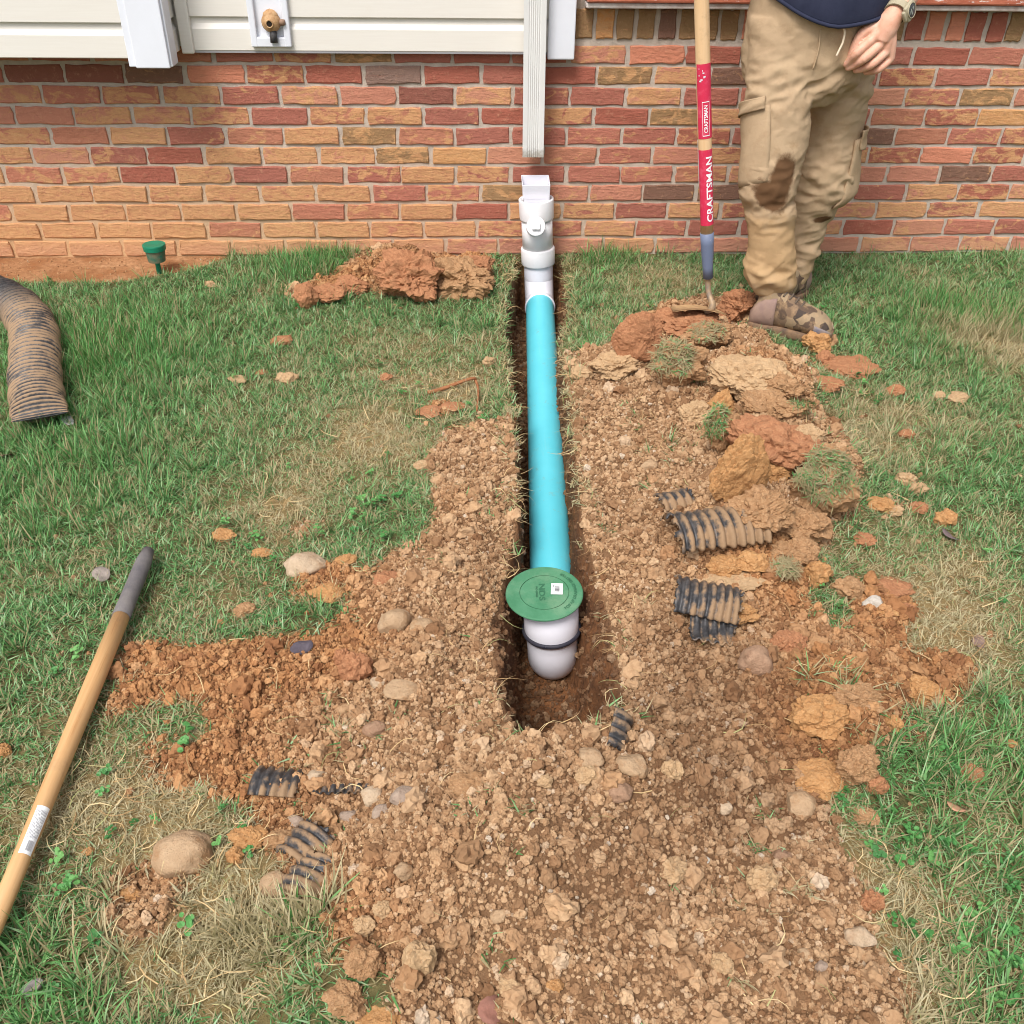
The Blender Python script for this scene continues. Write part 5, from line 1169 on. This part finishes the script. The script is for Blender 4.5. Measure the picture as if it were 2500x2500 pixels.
lab2 = mk('upper_label', wrap_patch(RH, fa-1.05, fa+1.5, l2, h2, .0006, 22, 12), M_HRED, root, True)
def wrap_text(body, z0, z1, amid, hgt, off):
    """letters run up the handle; sign chosen so they read from the camera"""
    v, f = text_mesh(body, .05, (z1-z0, hgt), 2); V = []
    for x_, y_, *_ in v: z_ = (z0+z1)/2+x_; r_ = RH(z_)+off; a = amid-y_/r_; V.append((r_*math.cos(a), r_*math.sin(a), z_))
    return np.array(V), f
mk('lettering', wrap_text('CRAFTSMAN', lo_+.012, lo_+.012+(hi_-lo_)*.86, fa+.62, .021, .0013), M_WHT, lab1)
bz0, bz1 = l2+.008, l2+.008+(h2-l2)*.47
mk('lettering', wrap_text('CRAFTSMAN', bz0+.010, bz1-.010, fa+.25, .0115, .0013), M_WHT, lab2)
am = fa+.25; ha = .0105/hr
mk('label_border', join(wrap_patch(RH, am-ha, am-ha+.05, bz0, bz1, .0011, 2, 4), wrap_patch(RH, am+ha-.05, am+ha, bz0, bz1, .0011, 2, 4), wrap_patch(RH, am-ha, am+ha, bz0, bz0+.0022, .00115, 8, 1), wrap_patch(RH, am-ha, am+ha, bz1-.0022, bz1, .00115, 8, 1)), M_WHT, lab2, kind='stuff')
fl = []
for k in range(8):
    a = fa-.35+rr_.uniform(-.3, .4); z_ = h2-.016-k*.0045+rr_.uniform(-.002, .002); fl.append(wrap_patch(RH, a, a+rr_.uniform(.08, .35), z_, z_+.004, .0011, 3, 1))
mk('worn_emblem', join(*fl), simple('worn_white', S(214,208,216), .6), lab2, kind='stuff')
mk('white_sticker', wrap_patch(RH, fa-1.75, fa-1.2, zt(445), zt(338), .0007, 8, 4), M_STK, root, True)
# gooseneck and blade in world space, as parts of the hoe
def local(vf):     # world verts into the rotated root
    Mi = (Matrix.Translation(Vector(f_end)) @ Vector(hdv).to_track_quat('Z', 'Y').to_matrix().to_4x4()).inverted(); return xform(vf, Mi)
nk = [Wy(1728.5, 672, HY), Wy(1728, 692, HY), Wy(1731, 718, HY-.01), Wy(1739, 742, HY-.03), Wy(1736, 756, HY-.035), Wy(1722, 762, HY-.025)]
mk('gooseneck', local(tube(spline(nk, 22), [.0095]*12+[.011]*6+[.009]*4, 14)), M_HOEST, root, True)
bcn = Wy(1703, 768, HY-.03)+np.array([0, 0, .012]); V = []; F = []
for lay in (0, -.0025):
    for i in range(9):
        for j in range(5):
            u = i/8-.5; w_ = j/4-.5; V.append((bcn[0]+u*.168*(1-.06*w_), bcn[1]+w_*.085+.01, bcn[2]+.010-.05*u*u+(-w_*.020)+lay-.012*u))
for o_ in (0, 45):
    for i in range(8):
        for j in range(4): q_ = (o_+i*5+j, o_+i*5+j+1, o_+(i+1)*5+j+1, o_+(i+1)*5+j); F.append(q_ if o_ else q_[::-1])
rim = [i*5 for i in range(9)]+[40+j for j in range(1, 5)]+[i*5+4 for i in range(7, -1, -1)]+[3, 2, 1]
for a, b in zip(rim, rim[1:]+rim[:1]): F.append((a, b, b+45, a+45))
mk('hoe_blade', local((V, F)), simple('muddy_steel', S(184,150,108), .8, S(150,118,84), 30., .5), root, True)

# ------------------------------------------------------------------ the person beside the hoe
LEG_F = [(40,1829,1990,-.55,.8),(150,1826,1985,-.575,.85),(242,1822,1976,-.60,.85),(300,1818,1974,-.61,.85),(362,1815,1966,-.62,.85),(415,1812,1952,-.63,.88),(455,1812,1939,-.64,.9),(482,1819,1934,-.645,.9),(536,1824,1936,-.65,.9),(582,1829,1938,-.655,.92),(622,1823,1940,-.66,.82),(675,1821,1940,-.67,.78),(700,1828,1936,-.67,.76),(711,1838,1930,-.67,.74)]
LEG_R = [(40,1985,2146,-.50,.85),(130,1983,2138,-.49,.85),(186,1980,2131,-.48,.85),(256,1975,2117,-.47,.85),(303,1968,2106,-.46,.85),(354,1955,2098,-.45,.85),(405,1945,2094,-.445,.88),(466,1936,2082,-.44,.9),(500,1932,2046,-.44,.9),(536,1930,2025,-.435,.9),(582,1928,2006,-.43,.9),(629,1925,1989,-.43,.95),(675,1918,1971,-.44,.95),(698,1915,1958,-.44,.95)]
def leg_at(leg, py):
    A = np.array(leg); q = [float(np.interp(py, A[:, 0], A[:, k])) for k in range(1, 5)]; c = Wy((q[0]+q[1])/2, py, q[2]); a = (q[1]-q[0])/2*mm(c); return c, a, a*q[3]
def leg_pt(leg, py, ang, off=0.):
    c, a, b = leg_at(leg, py); return (c[0]+(a+off)*math.cos(ang), c[1]+(b+off)*math.sin(ang), c[2])
def leg_loft(leg, n=28, m=44):
    A = np.array(leg); ys = np.linspace(A[0, 0], A[-1, 0], m); V = []; F = []
    for y_ in ys:
        for k in range(n): V.append(leg_pt(leg, y_, 2*math.pi*k/n))
    for i in range(m-1):
        for k in range(n): F.append((i*n+k, (i+1)*n+k, (i+1)*n+(k+1) % n, i*n+(k+1) % n))
    F.append(tuple(range(n))); F.append(tuple(range((m-1)*n, m*n))[::-1]); return np.array(V), F
def rings(R, n=28):
    """stack of ellipses (cx, cy, z, a, b)"""
    V = []; F = []
    for cx, cy_, z_, a, b in R:
        for k in range(n): t_ = 2*math.pi*k/n; V.append((cx+a*math.cos(t_), cy_+b*math.sin(t_), z_))
    for i in range(len(R)-1):
        for k in range(n): F.append((i*n+k, i*n+(k+1) % n, (i+1)*n+(k+1) % n, (i+1)*n+k))
    F.append(tuple(range(n))[::-1]); F.append(tuple(range((len(R)-1)*n, len(R)*n))); return np.array(V), F
pel = Wy(1985, 40, -.53); zc = Wy(1985, 225, -.56)[2]; pk = mm(pel)
ztop = pel[2]+.06
person = thing('person', 'person in muddy tan cargo trousers, navy shirt and camouflage boots standing by the hoe', 'person', (1.05, -.58, -.02))
# --- trousers
pv, pf, pn = voxel([leg_loft(LEG_F), leg_loft(LEG_R), rings([(pel[0], -.53, zc-.03, .10, .085), (pel[0]-.003, -.53, zc+.03, .17, .115), (pel[0]-.004, -.53, zc+.09, 158*pk, .128), (pel[0]-.004, -.53, pel[2], 156*pk, .128), (pel[0]-.004, -.53, ztop, 150*pk, .12)])], .0055, 3)
ctrF, _, _ = leg_at(LEG_F, 440)
for i in range(len(pv)):
    p = Vector(pv[i]); z_ = p.z
    cuff = max(0, 1-abs(z_-.17)/.12); knee = max(0, 1-abs(z_-.42)/.16); cr_ = max(0, 1-abs(z_-zc-.02)/.12)
    d = .0045*mnoise.noise(Vector((p.x*9, p.y*9, p.z*7)))
    d += .0085*(.35+cuff*1.5+knee*.8)*mnoise.noise(Vector((p.x*7+p.z*6, p.y*7, p.z*26+p.x*10)))
    d += .012*cr_*mnoise.noise(Vector((p.x*22+p.z*14, 3, p.z*22-p.x*16)))
    d += .007*(1-abs(mnoise.noise(Vector((p.x*11+5+p.z*5, p.y*11, p.z*13)))*2))*(.3+knee+cuff)
    d += .005*(.25+cuff+knee*.8+cr_)*(1-abs(mnoise.noise(Vector((p.x*16+p.z*12, p.y*16, p.z*34-p.x*14)))*2.4))
    pv[i] = pv[i]+pn[i]*d
def pants_mat():
    t = NT('muddy_canvas'); p = t.pos(); v = t.coord(); n = t.noise(v, 6., 6, .65); n2 = t.noise(v, 22., 5, .65); n3 = t.noise(v, 900., 2, .5)
    wetA = t.n('Attribute', o=None, attribute_name='damp').outputs['Fac']; mud = t.n('Attribute', o=None, attribute_name='mud').outputs['Fac']
    c = t.mix(t.ramp(n, [(.35, 0), (.65, 1)]), S(170,145,116), S(185,160,129))
    c = t.mix(t.math('MULTIPLY', t.step(t.math('ADD', mud, t.math('MULTIPLY', n2, .8)), .75, 1.15), .75), c, S(180,147,106))
    c = t.mix(t.ramp(n2, [(.55, 0), (.72, .35)]), c, S(150,120,88)); c = t.mix(t.ramp(t.noise(v, 60., 5, .7), [(.66, 0), (.74, .45)]), c, S(206,176,130))
    c = t.mix(t.step(t.math('ADD', wetA, t.math('MULTIPLY', t.math('SUBTRACT', n2, .5), .5)), .34, .56), c, S(98,72,50))
    t.bsdf(c, .9, t.bump(t.math('ADD', n3, t.math('MULTIPLY', t.noise(v, 45., 5, .7, 1.), 2.)), .5, .003), .1); return t.m
M_PANTS = pants_mat()
pants = mk('trousers', (pv, pf), M_PANTS, person, True)
wc = np.array(leg_pt(LEG_F, 432, -1.45)); w2 = np.array(leg_pt(LEG_F, 462, -1.75)); w3 = np.array(leg_pt(LEG_R, 522, -1.35))
dm = np.zeros(len(pv)); md = np.zeros(len(pv))
def ell(c, sx, sy, sz, sh=0.): q = pv-c; return np.sqrt(((q[:, 0]+sh*q[:, 2])/sx)**2+(q[:, 1]/sy)**2+(q[:, 2]/sz)**2)
dm = np.maximum.reduce([1-.5*ell(wc, .036, .06, .075, -.1), 1-.5*ell(w2, .042, .06, .045, .5), .9-.5*ell(w3, .035, .05, .014, -.9)])
md = np.clip(.55-pv[:, 2]*.75, 0, .6)+.5*np.exp(-((pv[:, 2]-.27)/.12)**2)*(pv[:, 1] < -.6)+.25*np.exp(-((pv[:, 2]-.62)/.12)**2)
for k_, v_ in (('damp', dm), ('mud', md)): a_ = pants.data.attributes.new(k_, 'FLOAT', 'POINT'); a_.data.foreach_set('value', v_.astype(np.float32))
def patch_on(leg, name, y0, y1, a0f, a1f, off, th=.004, na=14, ny=12, mat=M_PANTS, par=None, wob=.003):
    """cloth panel lying on the leg; a0f, a1f angle edges as functions of 0..1 down the panel"""
    V = []; F = []
    for lay in (0., -th):
        for j in range(ny+1):
            u = j/ny; y_ = y0(0) + (y1(0)-y0(0))*u
            for i in range(na+1):
                w_ = i/na; yy_ = y0(w_)+(y1(w_)-y0(w_))*u; a = a0f(u)+(a1f(u)-a0f(u))*w_
                V.append(leg_pt(leg, yy_, a, off+lay+wob*math.sin(w_*5+u*7)))
    K = (na+1)*(ny+1)
    for o_ in (0, K):
        for j in range(ny):
            for i in range(na):
                q_ = (o_+j*(na+1)+i, o_+j*(na+1)+i+1, o_+(j+1)*(na+1)+i+1, o_+(j+1)*(na+1)+i); F.append(q_ if o_ == 0 else q_[::-1])
    rim_ = [i for i in range(na+1)]+[(j+1)*(na+1)+na for j in range(ny)]+[ny*(na+1)+i for i in range(na-1, -1, -1)]+[j*(na+1) for j in range(ny-1, 0, -1)]
    for a, b in zip(rim_, rim_[1:]+rim_[:1]): F.append((b, a, a+K, b+K))
    return mk(name, (V, F), mat, par or pants, True)
k1 = lambda v: (lambda u: v)
patch_on(LEG_F, 'cargo_pocket', lambda w: 262-20*w, lambda w: 470-45*w, k1(-math.pi-.5), lambda u: -math.pi+1.12+.12*u, .010, .008)
patch_on(LEG_F, 'pocket_flap', lambda w: 262-42*w, lambda w: 296-46*w, k1(-math.pi-.4), k1(-math.pi+.98), .019, .005, wob=.002)
patch_on(LEG_R, 'cargo_pocket', lambda w: 330-20*w, lambda w: 492-8*w, lambda u: -1.02-.25*u, k1(.5), .009, .008)
patch_on(LEG_R, 'pocket_flap', lambda w: 306, lambda w: 352+4*math.sin(w*3.1), k1(-.86), k1(.35), .018, .005, wob=.002)
fy = [np.array(Wy(px, py, -.53-.128-.006+.0*py)) for px, py in ((2003,72),(2000,110),(1994,140),(1984,170))]
mk('fly_seam', tube(spline(fy, 14), .0022, 8), M_PANTS, pants, True)
ds = [np.array(Wy(px, py, -.675)) for px, py in ((2058,62),(2062,80),(2057,105),(2049,122),(2042,137))]
mk('drawstring', tube(spline(ds, 18), .0032, 8), simple('cream_cord', S(224,206,180), .8), pants, True)
# --- shirt
M_NAVY = simple('navy_cotton', S(36,40,60), .9, S(48,52,72), 9., .3, 40.)
sc_ = Wy(2004, 40, -.54); sk = mm(sc_); hw = 168*sk
def hem(t_):     # height of the hem round the waist
    x_, y_ = math.cos(t_), math.sin(t_); front = max(0, -y_)
    return Wy(2030, 72, -.69)[2]+.006+.05*(1-front)+.055*max(0, -x_)**1.5+.02*max(0, x_)**2
V = []; F = []; n_ = 48
lv_ = [(1., 1.), (1.0, .99), (.97, .95)]
zs_ = [None, .05, .16, 1.12, 1.26, 1.36, 1.43, 1.47]
dims = [(hw*1.0, .150), (hw*1.01, .152), (hw*.96, .142), (hw*.92, .132), (hw*.99, .135), (hw*.92, .118), (hw*.55, .085), (.075, .068)]
for z_, (a, b) in zip(zs_, dims):
    for k in range(n_):
        t_ = 2*math.pi*k/n_; h0 = hem(t_); zz_ = h0 if z_ is None else (h0+z_ if z_ < .5 else z_+(.0 if z_ > 1.1 else 0))
        wob_ = 1+(.02*math.sin(t_*7+1)+.012*math.sin(t_*11))*(1 if z_ is None or z_ < .5 else .2)
        V.append((sc_[0]+a*math.cos(t_)*wob_, -.54+b*math.sin(t_)*wob_, zz_))
for i in range(len(zs_)-1):
    for k in range(n_): F.append((i*n_+k, i*n_+(k+1) % n_, (i+1)*n_+(k+1) % n_, (i+1)*n_+k))
shirt = mk('shirt', (V, F), M_NAVY, person, True); s_ = shirt.modifiers.new('t', 'SOLIDIFY'); s_.thickness = .004; s_.offset = -1
sb = shirt.modifiers.new('s', 'SUBSURF'); sb.levels = sb.render_levels = 1
hm = [V[k] for k in range(n_)]+[V[0]]
mk('hem_band', tube([np.array(q_)+np.array([0, 0, .001]) for q_ in hm], .0055, 8, cap=False), M_NAVY, shirt, True)
# --- skin: arms with hands, neck and head as one mesh
HYp = -.66
def hp(zx_, zy_, dy=0.): return np.array(Wy(1780+zx_/3.864, zy_/3.864, HYp+dy))
wr_ = hp(1560, 130, .0); el = np.array(Wy(2292, -130, -.50)); shL = np.array([sc_[0]+.205, -.53, 1.375]); shR = np.array([sc_[0]-.205, -.53, 1.375])
def limb(P, R, m=16, n=18, flat=1.): Q = spline(P, m); r_ = np.interp(np.linspace(0, 1, m), np.linspace(0, 1, len(R)), R); return tube(Q, list(r_), n, True, flat)
def cap(P, R, n=14):   # finger: tube with round ends
    return [limb(P, R, 12, n)]+[sphere(P[0], R[0], 2), sphere(P[-1], R[-1], 2)]
hand = []
hand += [limb([el, el*.6+wr_*.4, wr_], [.044, .042, .029], 14, 20), limb([el*.15+wr_*.85, wr_, hp(1480, 260), hp(1420, 380)], [.029, .028, .034, .03], 12, 20)]
mcp = [hp(1345, 375, -.012), hp(1415, 430, -.014), hp(1478, 492, -.010), hp(1520, 560, -.002)]
wk = hp(1520, 200, 0)
for m_ in mcp: hand.append(limb([wk, wk*.45+m_*.55+np.array([0, -.002, 0]), m_], [.017, .0175, .0125], 10, 14))
hand.append(limb([hp(1400, 330, .008), hp(1440, 470, .012)], [.022, .02], 6, 14))
FNG = [(mcp[0], hp(1215, 490, -.018), hp(1150, 560, .000), hp(1105, 605, .012), .0122), (mcp[1], hp(1280, 548, -.022), hp(1190, 608, .0), hp(1125, 640, .014), .0122), (mcp[2], hp(1350, 605, -.018), hp(1265, 645, .004), hp(1195, 663, .017), .0118), (mcp[3], hp(1420, 648, -.010), hp(1345, 672, .010), hp(1290, 682, .022), .0105)]
for a, b, c_, d_, r_ in FNG: hand += cap([a, b, c_, d_], [r_*1.08, r_*1.05, r_*.95, r_*.78])
hand += cap([hp(1420, 250, .002), hp(1265, 310, .004), hp(1180, 450, .010), hp(1135, 560, .016)], [.018, .0148, .0125, .0095])
hv = voxel(hand, .0027, 3, .5)[:2]
# right hand closes round the hoe handle above the frame
hg = f_end+hd*(1.24-f_end[2])/hd[2]; elR = np.array([sc_[0]-.27, -.60, 1.10])
to = (np.array(shR)-hg); to[2] = 0; to /= np.linalg.norm(to); side_ = np.cross(to, [0, 0, 1.])
rh = [limb([elR, elR*.5+hg*.5+np.array([.01, .01, 0]), hg+to*.075], [.044, .042, .028], 14, 18), sphere(hg+to*.045, (.036, .032, .042), 2)]
for k in range(4):
    c_ = hg+np.array([0, 0, .033-.022*k]); rr2 = hr+.008
    rh += cap([c_+to*.03+side_*.02, c_+side_*(rr2+.004), c_-to*rr2+side_*.012, c_-to*rr2*.8-side_*.016], [.011, .0105, .0098, .0085])
rh += cap([hg+to*.04-side_*.02+np.array([0, 0, .03]), hg-side_*(rr2+.002)+np.array([0, 0, .035]), hg-to*rr2-side_*.008+np.array([0, 0, .03])], [.013, .0115, .0095])
rv = voxel(rh, .004, 3, .5)[:2]
hc = np.array([sc_[0]+.0, -.555, 1.60])
upper = [limb([shL, shL*.5+el*.5+np.array([.02, 0, 0]), el], [.058, .05, .043], 12, 18), limb([shR, shR*.5+elR*.5+np.array([-.015, 0, 0]), elR], [.058, .05, .043], 12, 18),
   rings([(sc_[0], -.53, .95, .15, .10), (sc_[0], -.53, 1.2, .165, .105), (sc_[0], -.53, 1.36, .17, .09), (sc_[0], -.535, 1.42, .09, .07), (sc_[0], -.54, 1.47, .058, .06), (sc_[0], -.55, 1.54, .056, .062)], 24),
   sphere(hc, (.075, .096, .112), 3), sphere(hc+np.array([0, -.03, -.06]), (.055, .06, .06), 3), limb([hc+np.array([0, -.09, .018]), hc+np.array([0, -.108, -.016])], [.008, .014], 6, 10),
   sphere(hc+np.array([.077, .005, -.01]), (.010, .02, .032), 2), sphere(hc+np.array([-.077, .005, -.01]), (.010, .02, .032), 2), sphere(hc+np.array([0, -.083, -.052]), (.025, .012, .012), 2)]
uv_ = voxel(upper, .007, 3, .5)[:2]
t = NT('skin'); v = t.coord(); n = t.noise(v, 30., 5, .6); n2 = t.noise(v, 150., 4, .6)
c = t.mix(t.ramp(n, [(.35, 0), (.65, 1)]), S(212,158,132), S(224,176,152)); c = t.mix(t.ramp(n2, [(.6, 0), (.75, .4)]), c, S(190,126,104))
t.bsdf(c, .55, t.bump(n2, .2, .002), .3, **{'Subsurface Weight': .12, 'Subsurface Radius': (.01, .004, .002)}); M_SKIN = t.m
body = mk('body', join(uv_, hv, rv), M_SKIN, person, True)
sl1 = limb([shL+np.array([-.02, 0, .02]), shL*.6+el*.4+np.array([.02, 0, 0]), shL*.42+el*.58+np.array([.02, 0, 0])], [.078, .073, .074], 10, 24); sl2 = limb([shR+np.array([.02, 0, .02]), shR*.6+elR*.4+np.array([-.015, 0, 0]), shR*.42+elR*.58+np.array([-.015, 0, 0])], [.078, .073, .074], 10, 24)
mk('sleeve', sl1, M_NAVY, shirt, True); mk('sleeve', sl2, M_NAVY, shirt, True)
hv_, hf_ = sphere(hc+np.array([0, .012, .02]), (.083, .102, .108), 4); keep_ = [f_ for f_ in hf_ if not (np.mean([hv_[i][1] for i in f_]) < hc[1]-.045 and np.mean([hv_[i][2] for i in f_]) < hc[2]+.07) and np.mean([hv_[i][2] for i in f_]) > hc[2]-.045]
for i in range(len(hv_)): hv_[i] += .006*np.array(mnoise.noise_vector(Vector(hv_[i])*40))
mk('hair', (hv_, keep_), simple('brown_hair', S(74,54,38), .7, S(96,72,50), 60., .6), person, True)
for s2 in (-1, 1):
    e_ = mk('eye', sphere(hc+np.array([s2*.03, -.078, .012]), .0125, 3), simple('eye_white', S(230,226,220), .3), person, True)
    mk('iris', sphere(hc+np.array([s2*.03, -.0885, .012]), (.0055, .003, .0055), 2), simple('iris_brown', S(60,44,32), .3), e_, True)
mk('lips', sphere(hc+np.array([0, -.094, -.052]), (.022, .005, .007), 3), simple('lip', S(190,110,100), .5), person, True)
# --- watch on the wrist
fd = Vector(wr_-el).normalized(); wcn = np.array(Wy(2190, 28, HYp))
M_STRAP = simple('khaki_resin', S(176,166,140), .55, S(160,150,126), 30., .1)
up_ = Vector((0.55, -.83, .1)); up_ = (up_-fd*up_.dot(fd)).normalized(); sx_ = fd.cross(up_)
MW = Matrix.Translation(Vector(wcn)) @ Matrix((sx_, fd, up_)).transposed().to_4x4()     # x across, y along the arm, z out of the dial
rp_ = [(.0325*math.cos(a), 0, .0325*math.sin(a)) for a in np.linspace(0, 2*math.pi, 41)]
V = []; F = []
for a in np.linspace(0, 2*math.pi, 40, endpoint=False):
    for r_, w_ in ((.031, -.011), (.0345, -.011), (.0345, .011), (.031, .011)): V.append((r_*math.cos(a), w_, r_*math.sin(a)))
for i in range(40):
    for k in range(4): j = (i+1) % 40; F.append((i*4+k, j*4+k, j*4+(k+1) % 4, i*4+(k+1) % 4))
watch = mk('watch', xform((V, F), MW), M_STRAP, person)
mk('case', xform(join(box((0, 0, .037), (.044, .046, .011), .004), box((0, .024, .034), (.03, .012, .010), .003), box((0, -.024, .034), (.03, .012, .010), .003)), MW), M_STRAP, watch, True, kind='stuff')
mk('dial', xform(lathe([(.0185, .040), (.0185, .0445), (.0165, .0448), (.0001, .0446)], Matrix(), 28), MW), simple('dark_dial', S(48,54,56), .25, spec=.6), watch, True)
mk('bezel', xform(lathe([(.0185, .0425), (.021, .0425), (.0205, .0452), (.0186, .0455), (.0184, .0440)], Matrix(), 28, cap=False), MW), M_STRAP, watch, True)
mk('dial_mark', xform(join(box((-.002, .004, .0451), (.016, .0055, .0003)), box((.003, -.006, .0451), (.007, .006, .0003)), box((0, .0115, .0451), (.012, .0018, .0003))), MW), simple('lcd_grey', S(140,146,136), .4), watch, kind='stuff')
mk('button', xform(box((-.023, .008, .037), (.005, .007, .005), .001), MW), M_STRAP, watch); mk('button', xform(box((-.023, -.008, .037), (.005, .007, .005), .001), MW), M_STRAP, watch)
# --- boots
def camo():
    t = NT('camouflage'); v = t.coord(); d_ = t.n('VectorMath', {0: v, 1: t.n('VectorMath', {0: t.n('TexNoise', {'Vector': v, 'Scale': 16.}, o=1), 1: (.05, .05, .05)}, operation='MULTIPLY')}, operation='ADD')
    vo = t.n('TexVoronoi', {'Vector': d_, 'Scale': 34.}, o=None).outputs['Color']; r_ = t.n('SeparateColor', {0: vo})
    c = t.ramp(r_, [(0., S(92,76,64)), (.33, S(92,76,64)), (.34, S(148,128,102)), (.6, S(148,128,102)), (.61, S(120,99,80)), (.85, S(120,99,80)), (.86, S(74,64,58))])
    n_2 = t.noise(v, 40., 6, .7); c = t.mix(t.ramp(n_2, [(.5, 0), (.7, .55)]), c, S(184,152,114)); t.bsdf(c, .85, t.bump(n_2, .4, .003), .15); return t.m
M_CAMO = camo(); M_SOLE = simple('dusty_sole', S(92,76,64), .9, S(136,108,82), 30., .5); M_RAND = simple('grey_toe_rubber', S(104,108,124), .7, S(168,142,112), 26., .3); M_LEA = simple('dusty_mauve_leather', S(136,112,104), .8, S(160,134,118), 16., .3)
def boot(heel, toe, zb, zshaft, ank, label):
    heel = np.array([*heel, zb]); toe = np.array([*toe, zb]); L = np.linalg.norm(toe-heel); ud_ = (toe-heel)/L; rt_ = np.array([ud_[1], -ud_[0], 0])
    U = [0, .06, .18, .32, .46, .6, .74, .86, .95, 1.]; HH = [.056, .092, .118, .126, .112, .094, .080, .068, .050, .028]; WW = [.024, .038, .043, .041, .043, .051, .056, .052, .040, .018]
    V = []; F = []; n = 22
    for u, h_, w_ in zip(U, HH, WW):
        for k in range(n):
            a = 2*math.pi*k/n; x_ = math.copysign(abs(math.cos(a))**.8, math.cos(a))*w_; z_ = h_*(.5+.5*math.sin(a)) if math.sin(a) > 0 else h_*.5*(1+math.sin(a)**1*.98)
            V.append(heel+ud_*u*L+rt_*x_+np.array([0, 0, .018+z_]))
    for i in range(len(U)-1):
        for k in range(n): F.append((i*n+k, i*n+(k+1) % n, (i+1)*n+(k+1) % n, (i+1)*n+k))
    F.append(tuple(range(n))[::-1]); F.append(tuple(range((len(U)-1)*n, len(U)*n)))
    an = heel+ud_*L*.24+np.array([0, 0, .08]); ank = np.array(ank)
    v1 = voxel([(np.array(V), F), limb([an-np.array([0, 0, .03]), an*.5+ank*.5, ank], [.046, .046, .048], 10, 20)], .0045, 4)[:2]
    b = mk('boot', v1, M_CAMO, person, True)
    V = []; F = []; n = 44       # sole: outline extruded
    for z_, g_ in ((0., .94), (.006, .99), (.022, 1.01), (.028, .95)):
        for k in range(n):
            s_ = k/n*2; u = s_ if s_ <= 1 else 2-s_; sg = 1 if s_ <= 1 else -1; uu = .5-.5*math.cos(u*math.pi); w_ = np.interp(uu, U, WW)*.99
            q_ = heel+ud_*((uu-.5)*1.04*g_+.5)*L+rt_*sg*w_*g_; V.append(q_+np.array([0, 0, z_+(.012*max(0, uu-.8)/.2)]))
    for i in range(3):
        for k in range(n): F.append((i*n+k, i*n+(k+1) % n, (i+1)*n+(k+1) % n, (i+1)*n+k))
    F.append(tuple(range(n))[::-1]); F.append(tuple(range(3*n, 4*n))); mk('sole', (V, F), M_SOLE, b, True)
    def shell(name, u0_, u1_, a0_, a1_, off, mat, m=18, q=9):
        V = []; F = []
        for i in range(q+1):
            u = u0_+(u1_-u0_)*i/q; h_ = float(np.interp(u, U, HH)); w_ = float(np.interp(u, U, WW))+off
            for k in range(m+1):
                a = a0_+(a1_-a0_)*k/m; x_ = math.copysign(abs(math.cos(a))**.8, math.cos(a))*w_; z_ = h_*(.5+.5*math.sin(a)*(1+off/h_*2))
                V.append(heel+ud_*(u*L+(off if u > .95 else -off if u < .03 else 0))+rt_*x_+np.array([0, 0, .018+z_]))
        for i in range(q):
            for k in range(m): F.append((i*(m+1)+k, i*(m+1)+k+1, (i+1)*(m+1)+k+1, (i+1)*(m+1)+k))
        o_ = mk(name, (V, F), mat, b, True); e_ = o_.modifiers.new('t', 'SOLIDIFY'); e_.thickness = .003; e_.offset = 0; return o_
    shell('toe_cap', .80, 1., math.pi-.25, 2*math.pi+.25, .0025, M_RAND); shell('heel_counter', 0., .30, math.pi-.75, 2*math.pi+.75, .003, M_LEA)
    for k in range(4):
        u = .36+.075*k; h_ = np.interp(u, U, HH)+.020; c_ = heel+ud_*u*L+np.array([0, 0, h_])
        mk('lace', tube(spline([c_-rt_*.026-np.array([0, 0, .010]), c_+ud_*.006, c_+rt_*.026-np.array([0, 0, .010])], 9), .0032, 8), simple('brown_lace', S(96,84,72), .8), b, True)
    return b
zgF = float(surf_z(np.array([1.08]), np.array([-.72]))[0])
aF, _, _ = leg_at(LEG_F, 700); aR, _, _ = leg_at(LEG_R, 690)
boot((aF[0]-.045, aF[1]+.005), (aF[0]+.185, aF[1]-.12), zgF+.004, 0, aF+np.array([0, 0, .03]), '')
boot((aR[0]+.05, aR[1]+.055), (aR[0]-.15, aR[1]-.13), zgF+.004, 0, aR+np.array([0, 0, .05]), '')
